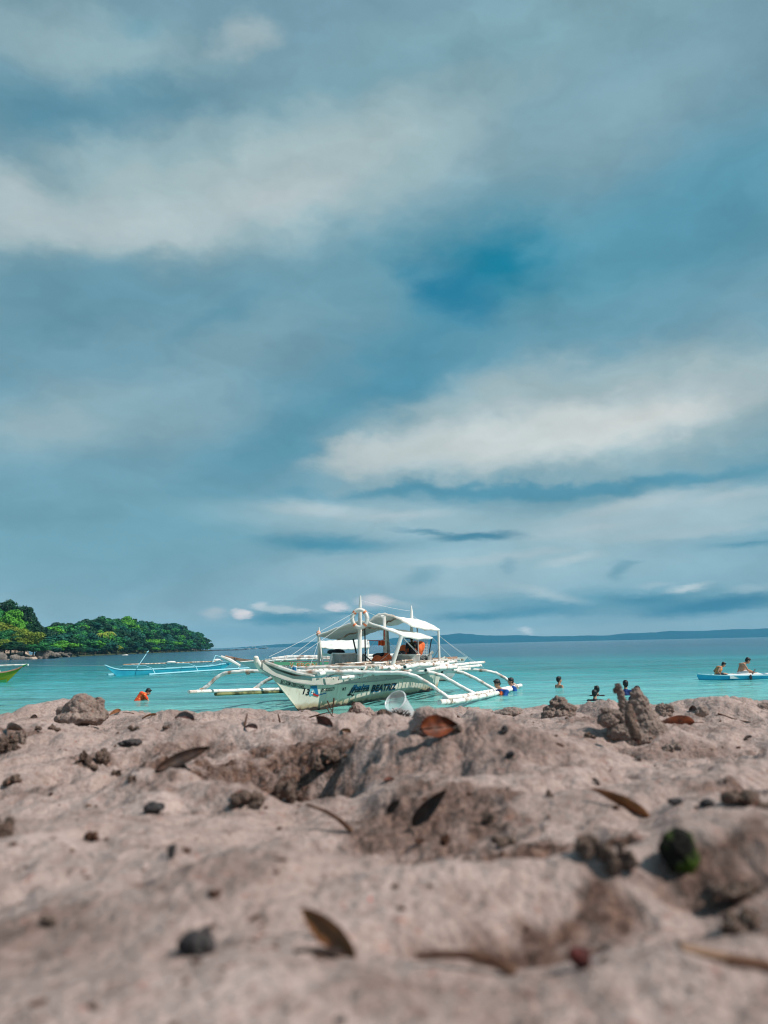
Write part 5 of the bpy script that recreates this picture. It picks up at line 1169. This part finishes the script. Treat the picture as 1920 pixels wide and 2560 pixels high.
# sand castle with two spires
D = 1.78
sc_ = lump('sand_castle', 1610, 1860, [(1592, 1742, 17, 22), (1597, 1768, 27, 34), (1606, 1800, 38, 40), (1622, 1835, 48, 40), (1640, 1860, 50, 28), (1600, 1850, 60, 34), (1580, 1835, 34, 36), (1555, 1835, 40, 26), (1520, 1800, 26, 20), (1535, 1785, 20, 14), (1516, 1775, 14, 8),
     (1546, 1718, 8, 9), (1551, 1738, 8, 18), (1556, 1758, 10, 20), (1560, 1778, 12, 22), (1565, 1800, 14, 26)], D, 'tall sand castle with one thin drip spire and one broad cone', 'sand castle', 'lump', seed=11, disp=((.22, .09), (.08, .07), (.03, .028)), depth=.75, vox=.006)
mb = MB(); c = Vector(sc_.location); D = c.y
for k, (x, y, w, h, d_) in enumerate(((1574, 1775, 9, 16, -.10), (1578, 1800, 13, 28, -.12), (1584, 1825, 12, 26, -.13), (1597, 1842, 7, 20, -.13))): mb.ell(W(x, y, D + d_) - c, (w * .00085, w * .0007, h * .00085))
link_mesh('leaning_slab', remeshed(mb, .0022, 1, [(.03, .012), (.01, .004)], 'slab'), MT['wetsand'], sc_)
mb = MB(); mb.ell(W(1543, 1722, D) - c, (.006, .006, .004)); mb.ell(W(1538, 1727, D) - c, (.005, .004, .007)); mb.cap(W(1546, 1712, D) - c, W(1540, 1712, D) - c, .004, .003); link_mesh('tip_drip', remeshed(mb, .0015, 1, [(.008, .003)], 'drip'), MT['wetsand'], sc_)

def leafmat(name, a, b, trans=.0):
    m = material(name, a, .55, .3, (b, 60, .35, .65), (90, .4, .002)); m.node_tree.nodes['Principled BSDF'].inputs['Subsurface Weight'].default_value = 0; return m
MT['leaf_brown'] = leafmat('leaf_brown', (.25, .095, .03), (.10, .034, .014)); MT['leaf_orange'] = leafmat('leaf_orange', (.19, .045, .014), (.05, .014, .008))
MT['leaf_dark'] = leafmat('leaf_dark', (.014, .009, .008), (.04, .019, .013)); MT['leaf_red'] = leafmat('leaf_red', (.14, .045, .03), (.06, .022, .016))
MT['moss'] = material('mossy_stone', (.015, .014, .013), .9, .1, ((.05, .085, .012), 45, .48, .60), (160, .8, .004))
MT['darkstone'] = material('dark_stone', (.03, .027, .03), .8, .3, ((.06, .05, .05), 60, .4, .7), (150, .5, .003))
MT['redstone'] = material('red_shard', (.09, .014, .012), .7, .3, ((.015, .008, .008), 70, .4, .6), (150, .5, .003))
MT['bark'] = material('bark_strip', (.30, .18, .12), .9, .1, ((.12, .06, .04), 55, .42, .58), (80, .6, .004))
MT['twig'] = material('twig', (.07, .035, .025), .9, .1, ((.16, .09, .06), 60, .5, .7), (120, .5, .002))
def leaf(A_, B_, w, side, cup, mat, label, group='fallen leaves on the sand', stem=0.0, bend=.0, name='fallen_leaf', tipf=1.0):
    A_, B_ = Vector(A_), Vector(B_); d = B_ - A_; L_ = d.length; d.normalize(); s = Vector(side) if side is not None else d.cross((A_ - CAM).normalized()) + Vector((0, .35, 0)); s = (s - d * s.dot(d)).normalized(); n = s.cross(d)
    if n.z < 0: n = -n
    rows = []; nl = 16
    for i in range(nl + 1):
        f = i / nl; ww = w * (math.sin(math.pi * min(1, f ** .8)) ** .75) * (1 - .25 * f * tipf) + .0004; row = []
        for j in range(-4, 5):
            g = j / 4; row.append(A_ + d * L_ * f + s * ww * .5 * g + n * (cup * w * g * g + bend * L_ * math.sin(math.pi * f) + .02 * w * math.sin(f * 22 + j)))
        rows.append(row)
    vs = [p for r in rows for p in r]; m = 9; th = n * max(w * .015, .0004); vs += [p - th for p in vs]; o_ = m * (nl + 1); fs = []
    for i in range(nl):
        for j in range(m - 1): a = i * m + j; fs += [(a, a + 1, a + m + 1, a + m), (o_ + a, o_ + a + m, o_ + a + m + 1, o_ + a + 1)]
    e = empty(name, A_, label, 'leaf', group); MB().add(vs, fs).build('blade', MT[mat], e)
    mb = MB(); mb.tube([A_ - d * stem * L_ + n * bend * L_ * .2, A_ + n * w * .02] + [A_ + d * L_ * f + n * (bend * L_ * math.sin(math.pi * f) + w * .015) for f in (.25, .5, .75, .95)], [w * .03, w * .035, w * .03, w * .024, w * .016, w * .006], 6); mb.build('midrib', MT['twig'], e)
    return e
def G(px, py, lift=0.0): p = ghit(px, py); return p + Vector((0, 0, lift))
def at_d(p, px, py): return W(px, py, p.y)
# standing translucent brown leaf in the near foreground
g = G(890, 2398); leaf(at_d(g, 893, 2400) , W(757, 2272, g.y + .03), .0125, None, .12, 'leaf_brown', 'brown leaf standing upright in the near sand, pointing up-left', tipf=-.2)
g = G(870, 2400); q = G(735, 2385, .001); leaf(G(865, 2396, .002), q, .010, (0, 1, 0), .1, 'leaf_dark', 'thin dark strip lying at the foot of the standing leaf')  # dark strip laid flat from the base of the standing leaf
g = G(1655, 1808); leaf(W(1738, 1806, g.y), W(1652, 1806, g.y - .02), .034, (0, -.35, 1), .10, 'leaf_orange', 'flat orange-brown pointed leaf right of the sand castle', stem=.25, bend=.04)
g = G(1095, 1835); leaf(W(1048, 1824, g.y - .03), W(1140, 1816, g.y - .01), .038, None, .22, 'leaf_orange', 'large glossy orange-brown leaf curled over the sandy lump', bend=.04)
g = G(1030, 2068); leaf(W(1030, 2064, g.y - .005), W(1118, 1974, g.y - .02), .017, None, .1, 'leaf_dark', 'dark pointed leaf sticking out of the central hollow')
g = G(968, 2030); leaf(W(968, 2032, g.y - .004), W(1000, 2000, g.y - .01), .010, None, .1, 'leaf_dark', 'small dark leaf just left of the dark pointed leaf')
g = G(385, 1930); leaf(W(382, 1932, g.y), W(520, 1872, g.y + .10), .019, None, .3, 'leaf_dark', 'long dark brown leaf leaning against the left rim of the hollow', bend=.06)
g = G(1622, 2042); leaf(W(1625, 2045, g.y - .003), W(1478, 1972, g.y + .02), .014, (0, -.4, 1), .15, 'leaf_brown', 'slender brown curved leaf stalk on the right slope', bend=.05)
g = G(805, 1826); leaf(W(832, 1826, g.y), W(792, 1790, g.y + .02), .032, None, .1, 'leaf_red', 'reddish brown leaf standing just in front of the boat bow', group='fallen leaves on the sand')
for (x0, y0, x1, y1, w, mat, lab) in ((488, 1810, 440, 1798, .020, 'leaf_red', 'dark red leaf lying on the left crest below the outrigger float'), (392, 1789, 356, 1798, .016, 'leaf_brown', 'brown leaf lying just right of the big two-peaked lump'),
        (645, 1827, 612, 1820, .014, 'leaf_red', 'small red-brown leaf on the bright ridge, left'), (878, 1838, 852, 1828, .012, 'leaf_brown', 'small brown leaf between standing red leaf and cup'), (1728, 1778, 1752, 1785, .026, 'leaf_red', 'small curled reddish leaf on the right crest'),
        (90, 1795, 70, 1802, .02, 'leaf_dark', 'dark leaf scrap left of the big two-peaked lump'), (960, 1960, 985, 1950, .010, 'leaf_red', 'red-brown leaf scrap at the top of the central slope'), (1480, 1955, 1496, 1965, .012, 'leaf_dark', 'dark leaf scrap above the slender brown stalk'), (60, 1830, 20, 1842, .02, 'leaf_dark', 'dark leaf scrap near the left edge of the photo'),
        (300, 1778, 270, 1790, .018, 'leaf_brown', 'brown leaf touching the right side of the two-peaked lump'), (1585, 1900, 1602, 1904, .012, 'leaf_dark', 'dark scrap below the sand castle'), (1880, 1848, 1860, 1852, .012, 'leaf_dark', 'dark scrap on the right slope under the lumps')):
    a, b = G(x0, y0, .003), G(x1, y1, .006); b.y = min(b.y, a.y + .12); leaf(a, W(x1, y1, b.y), w, (0, 1, .35), .25, mat, lab, bend=.08)
def stick(pts, r, label, mat='twig', group='twigs on the sand', lift=.004, name='twig', D=None):
    P = [(G(x, y, lift) if D is None else W(x, y, D)) for x, y in pts]
    if D is None:
        for i in range(1, len(P)): P[i] = W(pts[i][0], pts[i][1], P[i - 1].y + max(-.25, min(.25, P[i].y - P[i - 1].y)))
    mb = MB(); rs = [r * (1 - .5 * i / (len(P) - 1)) for i in range(len(P))]; mb.tube(P, rs, 7); o = mb.build(name, MT[mat], None); return tag(o, label, 'twig', group)
stick([(1285, 2432), (1262, 2418), (1225, 2398), (1160, 2386), (1100, 2386), (1040, 2390)], .0030, 'dark bent twig lying in the near sand right of the standing leaf', D=ghit(1285, 2436).y)
stick([(880, 2078), (850, 2050), (815, 2028), (765, 2010)], .0028, 'thin brown twig running out of the hollow to the right', D=ghit(880, 2080).y)
stick([(835, 1745), (830, 1790)], .003, 'upright thin stalk against the water below the boat emblem', D=2.9); stick([(818, 1752), (832, 1782)], .0025, 'leaning thin stalk beside the upright one', D=2.88)
stick([(768, 1795), (800, 1786), (829, 1779)], .003, 'thin stick lying across the crest below the bow', D=2.9); stick([(815, 1768), (830, 1790), (836, 1792)], .002, 'short crooked stalk at the foot of the upright one', D=2.86)
stick([(612, 1820), (618, 1785)], .003, 'short dark stub standing left of the bow'); stick([(700, 1806), (695, 1784)], .0032, 'grey stub standing on the crest under the bow', D=2.6)
stick([(335, 1784), (325, 1782), (306, 1780)], .002, 'fine dark twig on the crest left of the lone bather', D=3.0); stick([(488, 1792), (489, 1783)], .002, 'tiny upright stub on the crest under the outrigger float', D=3.0); stick([(1228, 1781), (1232, 1777)], .002, 'tiny black stub on the crest below the right float', D=3.1)
stick([(1795, 1790), (1840, 1800), (1880, 1806)], .003, 'half-buried twig below the block-shaped lump')
# coconut husk piece, cup with seaweed
lump('husk_piece', 905, 1800, [(895, 1778, 20, 20), (915, 1788, 24, 16), (885, 1785, 16, 18)], 2.55, 'sand-caked husk piece with a reddish left edge, below the boat name', 'husk', 'sand', seed=20, vox=.02)
mb = MB(); mb.slab([[W(868 + i * 2.6, 1797 - 44 * math.sin(i / 7 * 1.5), 2.50 + d_) for d_ in (0, .02, .05)] for i in range(8)], .004); o = mb.build('husk_shell', MT['leaf_red'], None); tag(o, 'thin reddish shell rim leaning on the sand-caked husk piece', 'shell')
m = bpy.data.materials.new('clear_plastic'); m.use_nodes = True; t = m.node_tree; b = t.nodes['Principled BSDF']; b.inputs['Base Color'].default_value = (.80, .86, .88, 1); b.inputs['Roughness'].default_value = .22; b.inputs['IOR'].default_value = 1.3; b.inputs['Alpha'].default_value = .40; b.inputs['Specular IOR Level'].default_value = .8
MT['cup'] = m
gc = G(995, 1800); Dc = 2.55; rc = W(988, 1752, Dc); axis = (W(1016, 1800, Dc + .035) - rc).normalized(); u_ = axis.cross(Vector((0, 0, 1))).normalized(); v_ = u_.cross(axis)
axis = Vector((.50, .62, -.60)).normalized(); u_ = axis.cross(Vector((0, 0, 1))).normalized(); v_ = u_.cross(axis)
cup = empty('plastic_cup', rc, 'clear plastic cup stuck tilted in the sand, full-height against the sea', 'cup')
prof = [(-.002, .0455), (.0, .0470), (.003, .0470), (.004, .0440), (.03, .0405), (.06, .0365), (.088, .033), (.090, .030), (.0905, .001)]
prof = [(a_ * .82, b_ * .78) for a_, b_ in prof]
mb = MB(); n = 40; vs, fs = [], []
for (h, r) in prof:
    for k in range(n): a = 2 * math.pi * k / n; vs.append(rc + axis * h + (u_ * math.cos(a) + v_ * math.sin(a)) * r)
for i in range(len(prof) - 1):
    for k in range(n): a = i * n + k; b_ = i * n + (k + 1) % n; fs.append((a, b_, b_ + n, a + n))
mb.add(vs, fs).build('wall', MT['cup'], cup)
mb = MB(); mb.tube([rc + axis * .001 + (u_ * math.cos(a / 40 * 6.2832) + v_ * math.sin(a / 40 * 6.2832)) * .0368 for a in range(41)], .0015, 6, False); m_ = material('cup_rim', (.80, .84, .85), .25, .6); m_.node_tree.nodes['Principled BSDF'].inputs['Alpha'].default_value = .8; mb.build('rim', m_, cup)
r2 = random.Random(12); mb = MB(); c0 = W(1000, 1797, 2.50)
for k in range(34):
    a = r2.uniform(0, 6.28); p = c0 + Vector((r2.uniform(-.018, .02), r2.uniform(-.02, .02), r2.uniform(-.004, .006))); P = [p]
    for j in range(4): p = p + Vector((math.cos(a) * .006, math.sin(a) * .006, r2.uniform(.0, .009))); a += r2.uniform(-.9, .9); P.append(p)
    mb.tube(P, [.0022, .002, .0018, .0014, .0008], 5)
tag(mb.build('seaweed_tuft', MT['leaf_dark'], None), 'dark tangled seaweed tuft at the foot of the plastic cup', 'seaweed')
lump('sand_clump', 962, 1795, [(958, 1784, 16, 10), (968, 1790, 14, 9)], 2.55, 'dark brown clump touching the left side of the cup', 'sand clump', 'wetsand', seed=22)
# stones, clumps and shards on the slope
def clump(px, pyb, w, h, label, cat='sand clump', mat='wetsand', name='sand_clump', group='dark clumps of wet sand', seed=0, sink=.62):
    p = G(px, pyb); s = p.y / FPX; r = random.Random(seed + int(px)); mb = MB(); hw, hh = w * s / 2, h * s / 2
    n_ = 4 if mat in ('darkstone', 'moss', 'redstone') else 11
    if n_ == 4: sink = .35; mb.ell((0, 0, hh * .8), (hw * .8, hw * .6, hh * .9), 14, 10)
    for k in range(n_): mb.ell((r.uniform(-.8, .8) * hw, r.uniform(-.5, .5) * hw, hh * (1 - sink) + r.uniform(-.5, .75) * hh), (hw * r.uniform(.22, .48), hw * r.uniform(.22, .42), hh * r.uniform(.35, .75)), 10, 7)
    me = remeshed(mb, max(min(hw, hh) * .07, .0006), 1, [(hw * .8, hw * .35), (hw * .3, hw * .32), (hw * .1, hw * .12)], name); o = link_mesh(name, me, MT[mat]); o.location = p; return tag(o, label, cat, group)
for i, (x, y, w, h, lab, cat, mat, nm, gr) in enumerate((
    (380, 2034, 50, 28, 'smooth black stone on the left slope', 'stone', 'darkstone', 'stone', 'dark stones on the sand'),
    (428, 2146, 26, 38, 'small upright black stone below the smooth one', 'stone', 'darkstone', 'stone', 'dark stones on the sand'),
    (468, 2134, 20, 18, 'tiny brown stone right of the upright black one', 'stone', 'twig', 'stone', 'dark stones on the sand'),
    (224, 2102, 44, 28, 'brown round stone on the lower left slope', 'stone', 'twig', 'stone', 'dark stones on the sand'),
    (485, 2386, 88, 62, 'dark purple-grey three-cornered stone in the near sand', 'stone', 'darkstone', 'stone', 'dark stones on the sand'),
    (1456, 2424, 58, 54, 'dark red shard in the near sand at right', 'shard', 'redstone', 'shard', None),
    (928, 2254, 12, 10, 'tiny bright red bead-like speck in the near sand', 'speck', 'red', 'speck', None),
    (990, 2222, 18, 22, 'small dark seed above the near twig', 'seed', 'twig', 'seed', None),
    (1705, 2180, 105, 110, 'rounded black stone with green moss on top, right side', 'stone', 'moss', 'mossy_stone', None),
    (1855, 2012, 112, 42, 'flat brown clump on the right slope near the frame edge', 'sand clump', 'wetsand', 'sand_clump', 'dark clumps of wet sand'),
    (8, 2090, 60, 62, 'dark brown clump cut by the left frame edge', 'sand clump', 'wetsand', 'sand_clump', 'dark clumps of wet sand'),
    (20, 1878, 54, 44, 'dark grey clump at the left edge under the crest', 'sand clump', 'wetsand', 'sand_clump', 'dark clumps of wet sand'),
    (55, 1862, 20, 36, 'narrow clump standing beside the dark grey edge clump', 'sand clump', 'lump', 'sand_clump', 'dark clumps of wet sand'),
    (30, 1960, 44, 26, 'flat brown clump near the left frame edge, mid slope', 'sand clump', 'wetsand', 'sand_clump', 'dark clumps of wet sand'),
    (330, 1868, 56, 16, 'flat black piece under the oval sand mound', 'stone', 'darkstone', 'stone', 'dark stones on the sand'),  # low, flattened black shape
    (248, 1906, 44, 36, 'right and larger of two round brown clumps on the left slope', 'sand clump', 'wetsand', 'sand_clump', 'dark clumps of wet sand'),
    (208, 1910, 34, 34, 'left of two round brown clumps on the left slope', 'sand clump', 'wetsand', 'sand_clump', 'dark clumps of wet sand'),
    (235, 1928, 26, 20, 'brown clump just below the two round ones', 'sand clump', 'wetsand', 'sand_clump', 'dark clumps of wet sand'),
    (95, 1830, 18, 10, 'small dark clump on the left crest', 'sand clump', 'wetsand', 'sand_clump', 'dark clumps of wet sand'),
    (140, 1828, 34, 14, 'flat dark clump below the big two-peaked lump', 'sand clump', 'wetsand', 'sand_clump', 'dark clumps of wet sand'),
    (335, 1828, 26, 14, 'brown clump above the oval sand mound', 'sand clump', 'wetsand', 'sand_clump', 'dark clumps of wet sand'),
    (414, 1824, 18, 14, 'small brown clump right of the oval sand mound', 'sand clump', 'wetsand', 'sand_clump', 'dark clumps of wet sand'),
    (332, 1955, 26, 20, 'single brown clump in mid left slope', 'sand clump', 'wetsand', 'sand_clump', 'dark clumps of wet sand'),
    (290, 1940, 26, 14, 'small reddish clump left of the single brown one', 'sand clump', 'wetsand', 'sand_clump', 'dark clumps of wet sand'),
    (1262, 1834, 20, 22, 'black crumb right of the large orange leaf', 'sand clump', 'darkstone', 'sand_clump', 'dark clumps of wet sand'),
    (1277, 1892, 24, 14, 'dark crumb on the upper middle slope', 'sand clump', 'darkstone', 'sand_clump', 'dark clumps of wet sand'),
    (1376, 1992, 20, 22, 'dark crumb left of the slender brown stalk', 'sand clump', 'wetsand', 'sand_clump', 'dark clumps of wet sand'),
    (1690, 2012, 40, 16, 'dark blue-grey stone right of the slender stalk', 'stone', 'darkstone', 'stone', 'dark stones on the sand'),
    (1768, 2018, 36, 20, 'dark stone between the blue-grey one and the flat brown clump', 'stone', 'darkstone', 'stone', 'dark stones on the sand'),
    (1680, 1880, 46, 24, 'crumbly clump under the right foot of the sand castle', 'sand clump', 'lump', 'sand_clump', 'dark clumps of wet sand'),
    (1475, 1845, 30, 16, 'brown clump left of the sand castle', 'sand clump', 'wetsand', 'sand_clump', 'dark clumps of wet sand'),
    (1145, 1834, 30, 20, 'brown clump touching the right side of the orange-leaf lump', 'sand clump', 'wetsand', 'sand_clump', 'dark clumps of wet sand'),
    (1112, 1800, 24, 10, 'small dark clump behind the orange-leaf lump', 'sand clump', 'wetsand', 'sand_clump', 'dark clumps of wet sand'),
    (705, 2000, 64, 58, 'round dark clump at the front of the dug hollow', 'sand clump', 'wetsand', 'sand_clump', 'clumps in the central hollow'),
    (820, 1945, 56, 46, 'dark clump at the right end of the hollow', 'sand clump', 'wetsand', 'sand_clump', 'clumps in the central hollow'),
    (615, 2012, 84, 36, 'flat crumbly clump at the left front of the hollow', 'sand clump', 'wetsand', 'sand_clump', 'clumps in the central hollow'),
    (1480, 2140, 70, 60, 'smaller of the two wet clumps under the slender stalk', 'sand clump', 'wetsand', 'sand_clump', 'wet clumps left of the mossy stone'),
    (1540, 2165, 80, 66, 'biggest of the wet clumps left of the mossy stone', 'sand clump', 'wetsand', 'sand_clump', 'wet clumps left of the mossy stone'),
    (1260, 2110, 50, 24, 'crumbly wet clump at the foot of the central slope', 'sand clump', 'wetsand', 'sand_clump', 'wet clumps under the central slope'),
    (1115, 2108, 24, 26, 'reddish crumb at the left end of the wet clumps', 'sand clump', 'twig', 'sand_clump', 'wet clumps under the central slope'),
    (1050, 2110, 22, 14, 'tiny reddish crumb at the foot of the dark pointed leaf', 'sand clump', 'twig', 'sand_clump', 'wet clumps under the central slope'),
    (1222, 2060, 30, 34, 'upright dark crumb on the central slope', 'sand clump', 'wetsand', 'sand_clump', 'wet clumps under the central slope'),
    (120, 2316, 40, 26, 'brown clump low on the left in the near sand', 'sand clump', 'wetsand', 'sand_clump', None),
    (536, 2244, 36, 26, 'reddish clump above the three-cornered stone', 'sand clump', 'twig', 'sand_clump', None),
    (850, 2558, 36, 14, 'dark clump cut by the bottom edge of the photo', 'sand clump', 'darkstone', 'sand_clump', None),
    (1860, 2330, 90, 60, 'dark sandy clump at the right in the near sand', 'sand clump', 'wetsand', 'sand_clump', None),
    (1845, 2240, 130, 26, 'long dark clump on the near mound at the right', 'sand clump', 'wetsand', 'sand_clump', None))):
    clump(x, y, w, h, lab, cat, mat, nm, gr, i)
P = [G(1700, 2372, .000), G(1760, 2388, .0005), G(1830, 2404, .001), G(1925, 2424, .001)]
mb = MB(); mb.slab([[p + Vector((0, -.004, 0)), p + Vector((0, .0, .002)), p + Vector((0, .007, 0))] for p in P], .003); tag(mb.build('bark_strip', MT['bark'], None), 'tan strip of bark lying at the lower right edge', 'bark')
# fine litter nobody could count
rng = np.random.RandomState(4); mb = MB()
for k in range(700):
    y = .30 * (3.6 / .30) ** rng.rand(); a = rng.uniform(-.50, .50); x = y * math.tan(a); z = gz(x, y); s = (.0005 + .0019 * rng.rand() ** 3) * (.6 + 1.3 * min(y, 2.5))
    rot = Euler((rng.uniform(-.5, .5), rng.uniform(-.5, .5), rng.uniform(0, 6.28))).to_matrix(); mb.ell((x, y, z + s * .15), (s * rng.uniform(.8, 2.0), s * .8, s * .5), 6, 4, rot)
tag(mb.build('debris', MT['twig'], None), 'fine dark crumbs and plant litter scattered over the sand', 'litter', kind='stuff')

# ------------------------------------------------------------------ sea air
hz = bpy.data.materials.new('haze'); hz.use_nodes = True; t = hz.node_tree; t.nodes.clear(); o = N(t, 'ShaderNodeOutputMaterial'); v = N(t, 'ShaderNodeVolumePrincipled')
v.inputs['Color'].default_value = (.20, .64, .93, 1); v.inputs['Density'].default_value = .00018; v.inputs['Anisotropy'].default_value = 0.0; t.links.new(v.outputs[0], o.inputs['Volume'])
mb = MB(); mb.box((0, 1700, 44), (13000, 4400, 108)); ob = mb.build('haze', hz, None, smooth=False); tag(ob, 'thin blue sea haze over the whole bay', 'haze', kind='stuff')
